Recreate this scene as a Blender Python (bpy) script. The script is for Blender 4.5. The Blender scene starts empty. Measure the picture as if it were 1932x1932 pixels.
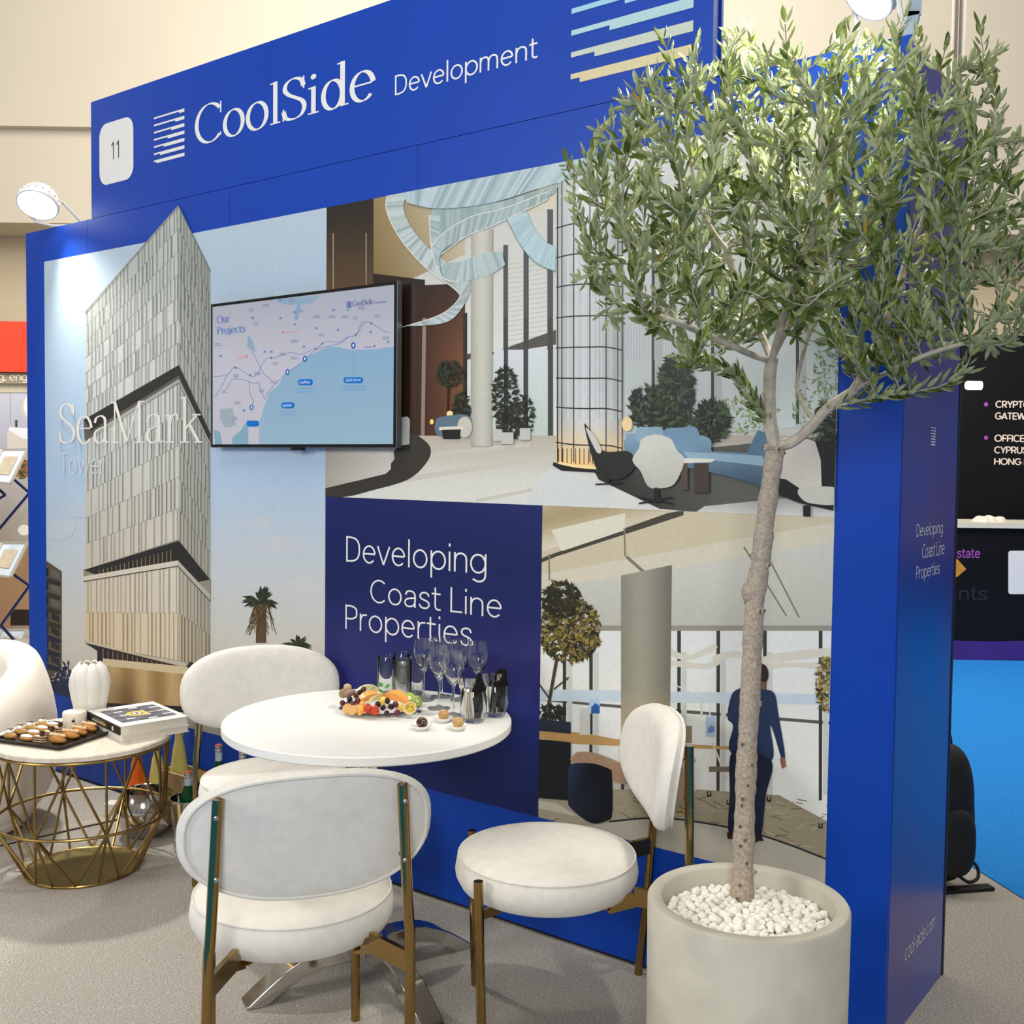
import bpy, bmesh, math, random
from math import sin, cos, pi, radians, sqrt, atan2, hypot
from mathutils import Vector, Matrix, Euler
import numpy as np

# ------------------------------------------------------------------ camera
S = bpy.context.scene
C = S.collection
F_PX, YAW, PITCH, ROLL = 2029.285, 0.6463264, 0.0456248, 0.0119587
CAM = Vector((4.8774, -2.6724, 1.4593))
_f = Vector((-sin(YAW)*cos(PITCH), cos(YAW)*cos(PITCH), -sin(PITCH)))
_r = Vector((cos(YAW), sin(YAW), 0)); _u = _r.cross(_f)
RT = _r*cos(ROLL) + _u*sin(ROLL)
UP = -_r*sin(ROLL) + _u*cos(ROLL)
FW = _f
cd = bpy.data.cameras.new('camera'); cam = bpy.data.objects.new('camera', cd); C.objects.link(cam)
cd.sensor_fit = 'HORIZONTAL'; cd.sensor_width = 36.0; cd.lens = 36.0*F_PX/1932.0
cd.clip_start = 0.05; cd.clip_end = 200
m = Matrix((RT, UP, -FW)).transposed().to_4x4(); m.translation = CAM
cam.matrix_world = m
S.camera = cam

# ------------------------------------------------------------------ world, hall lights, added fills, exposure
W = bpy.data.worlds.new('hall'); S.world = W; W.use_nodes = True
bg = W.node_tree.nodes['Background']; bg.inputs[0].default_value = (1.0, 0.93, 0.83, 1); bg.inputs[1].default_value = 0.33
def area(name, loc, target, size, power, col=(1, 1, 1), size_y=None):
    l = bpy.data.lights.new(name, 'AREA'); l.energy = power; l.color = col
    l.shape = 'RECTANGLE'; l.size = size; l.size_y = size_y or size
    o = bpy.data.objects.new(name, l); C.objects.link(o); o.location = loc
    d = Vector(target) - Vector(loc); o.rotation_euler = d.to_track_quat('-Z', 'Y').to_euler()
    return o
area('hall_light_front_left', (0.6, -5.4, 3.1), (2.7, -0.4, 0.9), 1.1, 105, (1.0, 0.97, 0.93))
area('hall_light_front_right', (6.4, -5.2, 2.9), (3.0, -0.6, 0.7), 1.4, 165, (0.90, 0.95, 1.0))
area('hall_light_overhead', (2.4, -2.0, 5.6), (2.4, -0.9, 0.0), 2.4, 80, (1.0, 0.96, 0.90))
area('far_wall_fill', (1.6, 1.6, 7.6), (-3.4, 7.4, 4.4), 5.0, 950, (1.0, 0.96, 0.90))  # unseen fill, added to brighten the far hall wall
area('aisle_fill', (5.5, 4.5, 5.2), (4.5, 4.0, 0.0), 2.0, 140, (1.0, 0.97, 0.92))  # fill added to lift the blue aisle carpet, no known lamp there
area('neighbour_fill', (-4.0, -0.6, 4.6), (-4.2, 2.0, 1.8), 1.5, 75, (1.0, 0.95, 0.9))  # extra fill put in to brighten the neighbouring stand's red fascia
S.view_settings.view_transform = 'Standard'; S.view_settings.look = 'None'
S.view_settings.gamma = 1.0; S.view_settings.use_curve_mapping = False
S.view_settings.exposure = -0.08
S.cycles.max_bounces = 20; S.cycles.transmission_bounces = 20; S.cycles.transparent_max_bounces = 16
# ------------------------------------------------------------------ pixel -> place helpers
def ray(x, y): return FW + RT*((x-966)/F_PX) - UP*((y-966)/F_PX)
def atz(x, y, z):
    d = ray(x, y); return CAM + d*((z-CAM.z)/d.z)
def aty(x, y, Y=0.0):
    d = ray(x, y); return CAM + d*((Y-CAM.y)/d.y)
def atx(x, y, X):
    d = ray(x, y); return CAM + d*((X-CAM.x)/d.x)
def atd(x, y, dep): return CAM + ray(x, y)*dep
def topx(p):
    q = Vector(p)-CAM; z = q.dot(FW); return (966+F_PX*q.dot(RT)/z, 966-F_PX*q.dot(UP)/z, z)

# ------------------------------------------------------------------ materials
def lin(c): c = c/255.0; return c/12.92 if c <= 0.04045 else ((c+0.055)/1.055)**2.4
def rgb(t): return (lin(t[0]), lin(t[1]), lin(t[2]), 1.0)
MATS = {}
def mat(name, col=(200, 200, 200), rough=0.5, metal=0.0, spec=0.5, var=0.0, scale=20.0, bump=0.0, bscale=200.0,
        trans=0.0, ior=1.45, emis=None, estr=0.0, coat=0.0, sheen=0.0, detail=3.0, attr=None, col2=None, sss=0.0):
    if name in MATS: return MATS[name]
    mt = bpy.data.materials.new(name); mt.use_nodes = True; nt = mt.node_tree; N = nt.nodes; L = nt.links
    b = N['Principled BSDF']
    b.inputs['Roughness'].default_value = rough; b.inputs['Metallic'].default_value = metal
    b.inputs['Specular IOR Level'].default_value = spec; b.inputs['IOR'].default_value = ior
    b.inputs['Transmission Weight'].default_value = trans; b.inputs['Coat Weight'].default_value = coat
    b.inputs['Sheen Weight'].default_value = sheen
    if sss: b.inputs['Subsurface Weight'].default_value = sss; b.inputs['Subsurface Radius'].default_value = (.02, .01, .008); b.inputs['Subsurface Scale'].default_value = .3
    base = rgb(col); b.inputs['Base Color'].default_value = base
    tc = N.new('ShaderNodeTexCoord')
    src = None
    if attr:
        a = N.new('ShaderNodeAttribute'); a.attribute_name = attr; src = a.outputs['Color']
    if var > 0 or col2:
        nz = N.new('ShaderNodeTexNoise'); nz.inputs['Scale'].default_value = scale; nz.inputs['Detail'].default_value = detail
        L.new(tc.outputs['Object'], nz.inputs['Vector'])
        mx = N.new('ShaderNodeMix'); mx.data_type = 'RGBA'
        cr = N.new('ShaderNodeMapRange'); cr.inputs[1].default_value = 0.35; cr.inputs[2].default_value = 0.65
        L.new(nz.outputs['Fac'], cr.inputs[0]); L.new(cr.outputs[0], mx.inputs['Factor'])
        if attr:
            mx.blend_type = 'MULTIPLY'; L.new(src, mx.inputs['A']); mx.inputs['B'].default_value = (1-var, 1-var, 1-var, 1)
        else:
            c2 = rgb(col2) if col2 else tuple(max(0, v*(1-var)) for v in base[:3])+(1,)
            c1 = base if col2 else tuple(min(1, v*(1+var*0.5)) for v in base[:3])+(1,)
            mx.inputs['A'].default_value = c1; mx.inputs['B'].default_value = c2
        src = mx.outputs['Result']
    if src is not None: L.new(src, b.inputs['Base Color'])
    if bump > 0:
        n2 = N.new('ShaderNodeTexNoise'); n2.inputs['Scale'].default_value = bscale; n2.inputs['Detail'].default_value = 2
        L.new(tc.outputs['Object'], n2.inputs['Vector'])
        bp = N.new('ShaderNodeBump'); bp.inputs['Strength'].default_value = bump; bp.inputs['Distance'].default_value = 0.004
        L.new(n2.outputs['Fac'], bp.inputs['Height']); L.new(bp.outputs['Normal'], b.inputs['Normal'])
    if emis is not None:
        if attr: L.new(src, b.inputs['Emission Color'])
        else: b.inputs['Emission Color'].default_value = rgb(emis)
        b.inputs['Emission Strength'].default_value = estr
    MATS[name] = mt
    return mt

# ------------------------------------------------------------------ objects
def tag(o, label=None, cat=None, group=None, kind=None):
    if label: o['label'] = label
    if cat: o['category'] = cat
    if group: o['group'] = group
    if kind: o['kind'] = kind
    return o
def thing(name, label=None, cat=None, loc=(0, 0, 0), rz=0.0, group=None, kind=None):
    o = bpy.data.objects.new(name, None); o.empty_display_size = 0.05; C.objects.link(o)
    o.location = loc; o.rotation_euler = (0, 0, rz)
    return tag(o, label, cat, group, kind)
def link(name, me, parent=None, loc=None, rot=None, scl=None):
    o = bpy.data.objects.new(name, me); C.objects.link(o)
    if parent is not None: o.parent = parent
    if loc is not None: o.location = loc
    if rot is not None: o.rotation_euler = rot
    if scl is not None: o.scale = scl
    return o
def copy_tree(o, parent=None):
    c = o.copy(); C.objects.link(c); c.parent = parent
    for ch in list(o.children): copy_tree(ch, c)
    return c

class MB:
    def __init__(s): s.v = []; s.f = []; s.c = []; s.usec = False
    def add(s, vs, fs, col=None):
        n = len(s.v); s.v += [tuple(v) for v in vs]; s.f += [tuple(n+i for i in f) for f in fs]
        s.c += [col]*len(fs)
        if col is not None: s.usec = True
        return s
    def box(s, c, d, R=None, col=None):
        x, y, z = d[0]/2, d[1]/2, d[2]/2; c = Vector(c)
        vs = [Vector(p) for p in ((-x,-y,-z),(x,-y,-z),(x,y,-z),(-x,y,-z),(-x,-y,z),(x,-y,z),(x,y,z),(-x,y,z))]
        if R is not None: vs = [R @ v for v in vs]
        return s.add([v+c for v in vs], [(0,3,2,1),(4,5,6,7),(0,1,5,4),(1,2,6,5),(2,3,7,6),(3,0,4,7)], col)
    def ring_loft(s, rings, closed=False, cap0=True, cap1=True, col=None):
        n = len(rings[0]); vs = [p for r in rings for p in r]; fs = []
        R = len(rings)
        for i in range(R if closed else R-1):
            a, b = i*n, ((i+1) % R)*n
            for j in range(n):
                k = (j+1) % n; fs.append((a+j, a+k, b+k, b+j))
        if not closed:
            if cap0: fs.append(tuple(range(n-1, -1, -1)))
            if cap1: fs.append(tuple((R-1)*n+j for j in range(n)))
        return s.add(vs, fs, col)
    def tube(s, pts, r, seg=8, closed=False, cap=True, col=None, flat=None):
        pts = [Vector(p) for p in pts]; n = len(pts)
        rs = r if isinstance(r, (list, tuple)) else [r]*n
        rings = []; prev = None
        for i, p in enumerate(pts):
            if closed: t = pts[(i+1) % n]-pts[i-1]
            else: t = pts[min(i+1, n-1)]-pts[max(i-1, 0)]
            t = t.normalized() if t.length > 1e-9 else Vector((0, 0, 1))
            if prev is None:
                a = Vector((0, 0, 1)) if abs(t.z) < 0.9 else Vector((1, 0, 0))
                u = t.cross(a).normalized()
            else:
                u = prev-t*prev.dot(t); u = u.normalized() if u.length > 1e-6 else t.orthogonal().normalized()
            prev = u; w = t.cross(u)
            rings.append([p+(u*cos(2*pi*k/seg)+w*sin(2*pi*k/seg))*rs[i] for k in range(seg)])
        return s.ring_loft(rings, closed, cap, cap, col)
    def bar(s, a, b, w, h, up=(0, 0, 1), col=None):
        a, b = Vector(a), Vector(b); t = (b-a).normalized(); up = Vector(up)
        x = t.cross(up).normalized()*(w/2); y = x.cross(t).normalized()*(h/2)
        vs = [a-x-y, a+x-y, a+x+y, a-x+y, b-x-y, b+x-y, b+x+y, b-x+y]
        return s.add(vs, [(0,1,2,3),(7,6,5,4),(0,4,5,1),(1,5,6,2),(2,6,7,3),(3,7,4,0)], col)
    def lathe(s, prof, seg=32, c=(0, 0, 0), col=None, rfun=None):
        c = Vector(c); rings = []; vs = []; fs = []
        idx = []
        for (r, z) in prof:
            if r < 1e-6: idx.append([len(vs)]); vs.append(c+Vector((0, 0, z)))
            else:
                row = []
                for k in range(seg):
                    a = 2*pi*k/seg; q = r*(rfun(a, z) if rfun else 1)
                    row.append(len(vs)); vs.append(c+Vector((q*cos(a), q*sin(a), z)))
                idx.append(row)
        for A, B in zip(idx, idx[1:]):
            for k in range(seg):
                j = (k+1) % seg
                if len(A) == 1 and len(B) == 1: continue
                if len(A) == 1: fs.append((A[0], B[j], B[k])[::-1])
                elif len(B) == 1: fs.append((A[k], A[j], B[0]))
                else: fs.append((A[k], A[j], B[j], B[k]))
        return s.add(vs, fs, col)
    def ell(s, c, rad, seg=14, rings=9, R=None, col=None, jit=0.0, rnd=None, pw=1.0):
        c = Vector(c); vs = []; fs = []
        def sp(v): return math.copysign(abs(v)**pw, v)
        for i in range(rings+1):
            th = pi*i/rings
            for k in range(seg):
                a = 2*pi*k/seg
                v = Vector((sp(sin(th))*sp(cos(a))*rad[0], sp(sin(th))*sp(sin(a))*rad[1], sp(cos(th))*rad[2]))
                if jit: v *= 1+rnd.uniform(-jit, jit)
                if i in (0, rings): v = Vector((0, 0, rad[2]*(1 if i == 0 else -1)))
                if R is not None: v = R @ v
                vs.append(c+v)
        for i in range(rings):
            for k in range(seg):
                j = (k+1) % seg
                fs.append((i*seg+k, (i+1)*seg+k, (i+1)*seg+j, i*seg+j))
        return s.add(vs, fs, col)
    def prism(s, pts, z0, z1, col=None):
        n = len(pts)
        vs = [(p[0], p[1], z0) for p in pts]+[(p[0], p[1], z1) for p in pts]
        fs = [tuple(range(n-1, -1, -1)), tuple(range(n, 2*n))]+[(i, (i+1) % n, n+(i+1) % n, n+i) for i in range(n)]
        return s.add(vs, fs, col)
    def mesh(s, name, mt, smooth=True, sharp=0.7, merge=False):
        me = bpy.data.meshes.new(name); me.from_pydata(s.v, [], s.f); me.materials.append(mt) if mt else None
        if s.usec:
            at = me.color_attributes.new('Col', 'FLOAT_COLOR', 'CORNER')
            buf = []
            for f, c in zip(s.f, s.c):
                cc = rgb(c) if c is not None else (1, 1, 1, 1)
                buf += list(cc)*len(f)
            at.data.foreach_set('color', buf)
        if merge:
            b = bmesh.new(); b.from_mesh(me); bmesh.ops.remove_doubles(b, verts=b.verts, dist=1e-5); b.to_mesh(me); b.free()
        me.update()
        if smooth:
            me.polygons.foreach_set('use_smooth', [True]*len(me.polygons))
            me.set_sharp_from_angle(angle=sharp)
        return me
    def build(s, name, mt, parent=None, loc=None, rot=None, smooth=True, sharp=0.7, bevel=0.0, bseg=2, sub=0):
        o = link(name, s.mesh(name, mt, smooth, sharp), parent, loc, rot)
        if bevel:
            b = o.modifiers.new('bevel', 'BEVEL'); b.width = bevel; b.segments = bseg; b.limit_method = 'ANGLE'; b.angle_limit = 0.6
        if sub:
            q = o.modifiers.new('sub', 'SUBSURF'); q.levels = sub; q.render_levels = sub
        return o
def RZ(a): return Matrix.Rotation(a, 3, 'Z')
def RX(a): return Matrix.Rotation(a, 3, 'X')
def RY(a): return Matrix.Rotation(a, 3, 'Y')
def catmull(pts, n=8, closed=False):
    P = [Vector(p) for p in pts]; out = []; N = len(P)
    for i in range(N if closed else N-1):
        if closed: a, b, c, d = P[i-1], P[i], P[(i+1) % N], P[(i+2) % N]
        else: a, b, c, d = P[max(i-1, 0)], P[i], P[i+1], P[min(i+2, N-1)]
        for k in range(n):
            t = k/n
            out.append(0.5*((2*b)+(c-a)*t+(2*a-5*b+4*c-d)*t*t+(3*b-a-3*c+d)*t**3))
    if not closed: out.append(P[-1])
    return out

# ------------------------------------------------------------------ flat print: coloured shapes on a plane
def clip_poly(pts, quad):
    def inside(p, a, b): return (b[0]-a[0])*(p[1]-a[1])-(b[1]-a[1])*(p[0]-a[0]) >= -1e-9
    def inter(p, q, a, b):
        x1, y1, x2, y2 = p[0], p[1], q[0], q[1]; x3, y3, x4, y4 = a[0], a[1], b[0], b[1]
        d = (x1-x2)*(y3-y4)-(y1-y2)*(x3-x4)
        t = ((x1-x3)*(y3-y4)-(y1-y3)*(x3-x4))/d if abs(d) > 1e-12 else 0
        return (x1+t*(x2-x1), y1+t*(y2-y1))
    area2 = sum(quad[i][0]*quad[(i+1) % len(quad)][1]-quad[(i+1) % len(quad)][0]*quad[i][1] for i in range(len(quad)))
    Q = quad if area2 > 0 else quad[::-1]
    out = list(pts)
    for i in range(len(Q)):
        a, b = Q[i], Q[(i+1) % len(Q)]; src = out; out = []
        for j in range(len(src)):
            p, q = src[j-1], src[j]; ip, iq = inside(p, a, b), inside(q, a, b)
            if iq:
                if not ip: out.append(inter(p, q, a, b))
                out.append(q)
            elif ip: out.append(inter(p, q, a, b))
        if not out: return []
    return out
def mixc(a, b, t): t = max(0, min(1, t)); return tuple(a[i]+(b[i]-a[i])*t for i in range(3))
class Print:
    """coloured flat shapes; shapes are given in photo pixels and land on the plane through `proj`"""
    def __init__(s, proj, normal, quad=None, step=0.000002, base=0.0006):
        s.proj = proj; s.n = Vector(normal); s.quad = quad; s.step = step; s.l = 0; s.base = base
        s.v = []; s.f = []; s.c = []
    def up(s): s.l += 5; return s
    def poly(s, pts, col, clip=True):
        if clip and s.quad: pts = clip_poly(pts, s.quad)
        if len(pts) < 3: return s
        n = len(s.v); s.l += 1; off = s.n*(s.base+2e-6*s.l)
        q = [s.proj(p[0], p[1])+off for p in pts]
        nv = Vector((0, 0, 0))
        for i in range(1, len(q)-1): nv += (q[i]-q[0]).cross(q[i+1]-q[0])
        if nv.dot(s.n) < 0: q = q[::-1]; pts = list(pts)[::-1]
        s.v += [tuple(p) for p in q]; s.f.append(tuple(range(n, n+len(q))))
        s.c.append([rgb(col(p[0], p[1])) if callable(col) else rgb(col) for p in pts])
        return s
    def curve(s, pts, col, n=5): return s.poly([(v.x, v.y) for v in catmull([(p[0], p[1], 0) for p in pts], n, True)], col)
    def line(s, p, q, w, col, w2=None):
        w2 = w if w2 is None else w2
        dx, dy = q[0]-p[0], q[1]-p[1]; d = hypot(dx, dy) or 1; nx, ny = -dy/d/2, dx/d/2
        return s.poly([(p[0]+nx*w, p[1]+ny*w), (p[0]-nx*w, p[1]-ny*w), (q[0]-nx*w2, q[1]-ny*w2), (q[0]+nx*w2, q[1]+ny*w2)], col)
    def path(s, pts, w, col, sm=0):
        if sm: pts = [(v.x, v.y) for v in catmull([(p[0], p[1], 0) for p in pts], sm)]
        for a, b in zip(pts, pts[1:]): s.line(a, b, w, col)
        return s
    def ell(s, cx, cy, rx, ry, col, n=20, rot=0.0):
        return s.poly([(cx+rx*cos(2*pi*k/n)*cos(rot)-ry*sin(2*pi*k/n)*sin(rot), cy+rx*cos(2*pi*k/n)*sin(rot)+ry*sin(2*pi*k/n)*cos(rot)) for k in range(n)], col)
    def rect(s, x0, y0, x1, y1, col): return s.poly([(x0, y0), (x1, y0), (x1, y1), (x0, y1)], col)
    def grid(s, q, col, nx=6, ny=6):
        """bilinear quad q (tl,tr,br,bl) in cells, colour from a function"""
        def P(u, v):
            a = [q[0][i]*(1-u)+q[1][i]*u for i in (0, 1)]; b = [q[3][i]*(1-u)+q[2][i]*u for i in (0, 1)]
            return (a[0]*(1-v)+b[0]*v, a[1]*(1-v)+b[1]*v)
        for i in range(nx):
            for j in range(ny):
                s.poly([P(i/nx, j/ny), P((i+1)/nx, j/ny), P((i+1)/nx, (j+1)/ny), P(i/nx, (j+1)/ny)], col)
        return s
    def blob(s, cx, cy, rx, ry, cols, n, size, rnd, asp=1.5):
        for _ in range(n):
            a = rnd.uniform(0, 2*pi); r = sqrt(rnd.random())
            x, y = cx+rx*r*cos(a), cy+ry*r*sin(a); t = rnd.uniform(0, pi); l = size*rnd.uniform(.6, 1.3); w = l/asp
            c, d = cos(t), sin(t)
            s.poly([(x-l*c, y-l*d), (x-w*d*.5, y+w*c*.5), (x+l*c, y+l*d), (x+w*d*.5, y-w*c*.5)], rnd.choice(cols))
        return s
    def build(s, name, mt, parent=None):
        me = bpy.data.meshes.new(name); me.from_pydata(s.v, [], s.f); me.materials.append(mt)
        at = me.color_attributes.new('Col', 'FLOAT_COLOR', 'CORNER')
        at.data.foreach_set('color', [x for f in s.c for c in f for x in c])
        me.update(); return link(name, me, parent)

# ------------------------------------------------------------------ lettering
def arc(cx, cy, rx, ry, a0, a1, n=14): return [(cx+rx*cos(radians(a0+(a1-a0)*i/n)), cy+ry*sin(radians(a0+(a1-a0)*i/n))) for i in range(n+1)]
def smooth2(p, n=6): return [(v.x, v.y) for v in catmull([(a, b, 0) for a, b in p], n)]
X_H = .66
# strokes: list of centre lines; 'b' boxes are (x0,y0,x1,y1)
GLY = {
 'C': (.76, [arc(.42, .5, .36, .51, 42, 318, 24)], [(.70, .70, .735, 1.0), (.705, .10, .73, .20)]),
 'O': (.84, [arc(.42, .5, .36, .51, 90, 450, 30)], []),
 'S': (.60, [smooth2([(.52, .76), (.46, .93), (.29, 1.0), (.13, .93), (.08, .77), (.17, .63), (.33, .52), (.49, .40), (.54, .24), (.47, .07), (.29, 0), (.11, .06), (.05, .24)])], [(.505, .70, .54, 1.0), (.03, 0, .065, .30)]),
 'P': (.62, [[(.16, 0), (.16, 1)], smooth2([(.16, .985), (.36, .985), (.54, .88), (.54, .60), (.36, .49), (.16, .49)])], [(.03, 0, .30, .035), (.03, .965, .2, 1)]),
 'M': (1.06, [[(.15, 0), (.15, 1)], [(.15, 1), (.52, .03)], [(.52, .03), (.89, 1)], [(.90, 0), (.90, 1)]], [(.02, 0, .28, .03), (.02, .97, .2, 1), (.77, 0, 1.04, .03), (.87, .97, 1.04, 1)]),
 'o': (.60, [arc(.30, .33, .235, .345, 90, 450, 24)], []),
 'c': (.52, [arc(.30, .33, .235, .345, 48, 318, 20)], [(.45, .50, .485, .60)]),
 'e': (.55, [smooth2([(.07, .37), (.25, .37), (.49, .37)], 3), arc(.29, .33, .225, .345, 8, 320, 22)], []),
 'a': (.56, [smooth2([(.08, .50), (.13, .62), (.27, .67), (.39, .61), (.41, .48), (.41, .30), (.41, .10), (.46, .02), (.55, .05)]), smooth2([(.41, .40), (.24, .36), (.09, .26), (.08, .10), (.20, 0), (.33, .04), (.41, .14)])], []),
 'l': (.30, [[(.15, 0), (.15, 1.06)]], [(.03, 0, .27, .035), (.03, 1.01, .15, 1.045)]),
 'i': (.30, [[(.15, 0), (.15, .66)]], [(.03, 0, .27, .035), (.03, .615, .15, .65)]),
 'd': (.64, [arc(.285, .33, .21, .345, 0, 360, 26), [(.50, .0), (.50, 1.06)]], [(.38, 1.01, .5, 1.045), (.50, 0, .63, .035)]),
 'r': (.42, [[(.15, 0), (.15, .66)], smooth2([(.15, .42), (.20, .58), (.30, .66), (.39, .62)])], [(.03, 0, .28, .035), (.03, .615, .15, .65), (.355, .52, .40, .62)]),
 'k': (.60, [[(.15, 0), (.15, 1.06)], [(.15, .30), (.47, .62)], [(.28, .42), (.52, .02)]], [(.03, 0, .27, .035), (.03, 1.01, .15, 1.045), (.36, .615, .58, .65), (.40, 0, .62, .035)]),
 'u': (.62, [smooth2([(.14, .66), (.14, .40), (.14, .14), (.24, .01), (.38, .05), (.48, .18)]), [(.48, 0), (.48, .66)]], [(.02, .615, .14, .65), (.36, .615, .48, .65), (.48, 0, .60, .035)]),
 'j': (.30, [smooth2([(.16, .66), (.16, .3), (.16, -.08), (.10, -.22), (-.03, -.24)])], [(.04, .615, .16, .65)]),
 't': (.38, [smooth2([(.16, .86), (.16, .5), (.16, .14), (.22, .01), (.35, .05)])], [(.02, .60, .35, .64)]),
 's': (.46, [smooth2([(.39, .50), (.34, .62), (.22, .67), (.10, .62), (.07, .50), (.15, .41), (.27, .34), (.38, .25), (.40, .13), (.33, .03), (.20, -.01), (.09, .04), (.06, .16)])], []),
}
def serif_mesh(body, thick=.105, thin=.03, pen=0.18):
    mb = MB(); x = 0.0; zk = 0
    for ch in body:
        if ch == ' ': x += .3; continue
        adv, strokes, boxes = GLY[ch]; k = 0.86 if ch in 'oeacdlirkujts' else 1.0
        for st in strokes:
            n = len(st); L = []; R = []
            th = thick*(0.5 if (ch == 'M' and st in (strokes[0], strokes[2])) else 1.0)
            for i, p in enumerate(st):
                q0, q1 = st[max(i-1, 0)], st[min(i+1, n-1)]
                if hypot(st[0][0]-st[-1][0], st[0][1]-st[-1][1]) < 1e-3 and i in (0, n-1): q0, q1 = st[-2], st[1]
                dx, dy = q1[0]-q0[0], q1[1]-q0[1]; d = hypot(dx, dy) or 1; dx /= d; dy /= d
                w = thin+(th-thin)*abs(dy*cos(pen)-dx*sin(pen))**1.25
                L.append((x+p[0]-dy*w/2, p[1]+dx*w/2, 0)); R.append((x+p[0]+dy*w/2, p[1]-dx*w/2, 0))
            zk += 1; mb.add([(q[0], q[1], zk) for q in L+R], [(i, n+i, n+i+1, i+1) for i in range(n-1)])
        for (a, b, c, d) in boxes: zk += 1; mb.add([(x+a, b, zk), (x+c, b, zk), (x+c, d, zk), (x+a, d, zk)], [(0, 1, 2, 3)])
        zk = 0
        if ch in 'ij': mb.ell((x+.15, .90, 0), (.065, .065, 0.0), 12, 2) if False else mb.add([(x+.15+.065*cos(2*pi*i/14), .90+.065*sin(2*pi*i/14), 0) for i in range(14)], [tuple(range(14))])
        x += adv
    return mb
def serif(name, body, org, width, cap, ux, uy, nrm, mt, parent=None, lift=0.001, thick=.105, thin=.03):
    mb = serif_mesh(body, thick, thin); me = bpy.data.meshes.new(name); me.from_pydata(mb.v, [], mb.f)
    xs = [v.co.x for v in me.vertices]; u0, u1 = min(xs), max(xs)
    n = 0
    org, ux, uy, nrm = Vector(org), Vector(ux), Vector(uy), Vector(nrm)
    for i, p in enumerate(me.polygons):
        for vi in p.vertices: pass
    sx = width/(u1-u0)
    for k, v in enumerate(me.vertices): v.co = org+ux*((v.co.x-u0)*sx)+uy*(v.co.y*cap)+nrm*(lift+v.co.z*3e-5)
    me.update()
    for p in me.polygons:
        if p.normal.dot(nrm) < 0: p.flip()
    me.materials.append(mt); me.update()
    return link(name, me, parent)
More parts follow.
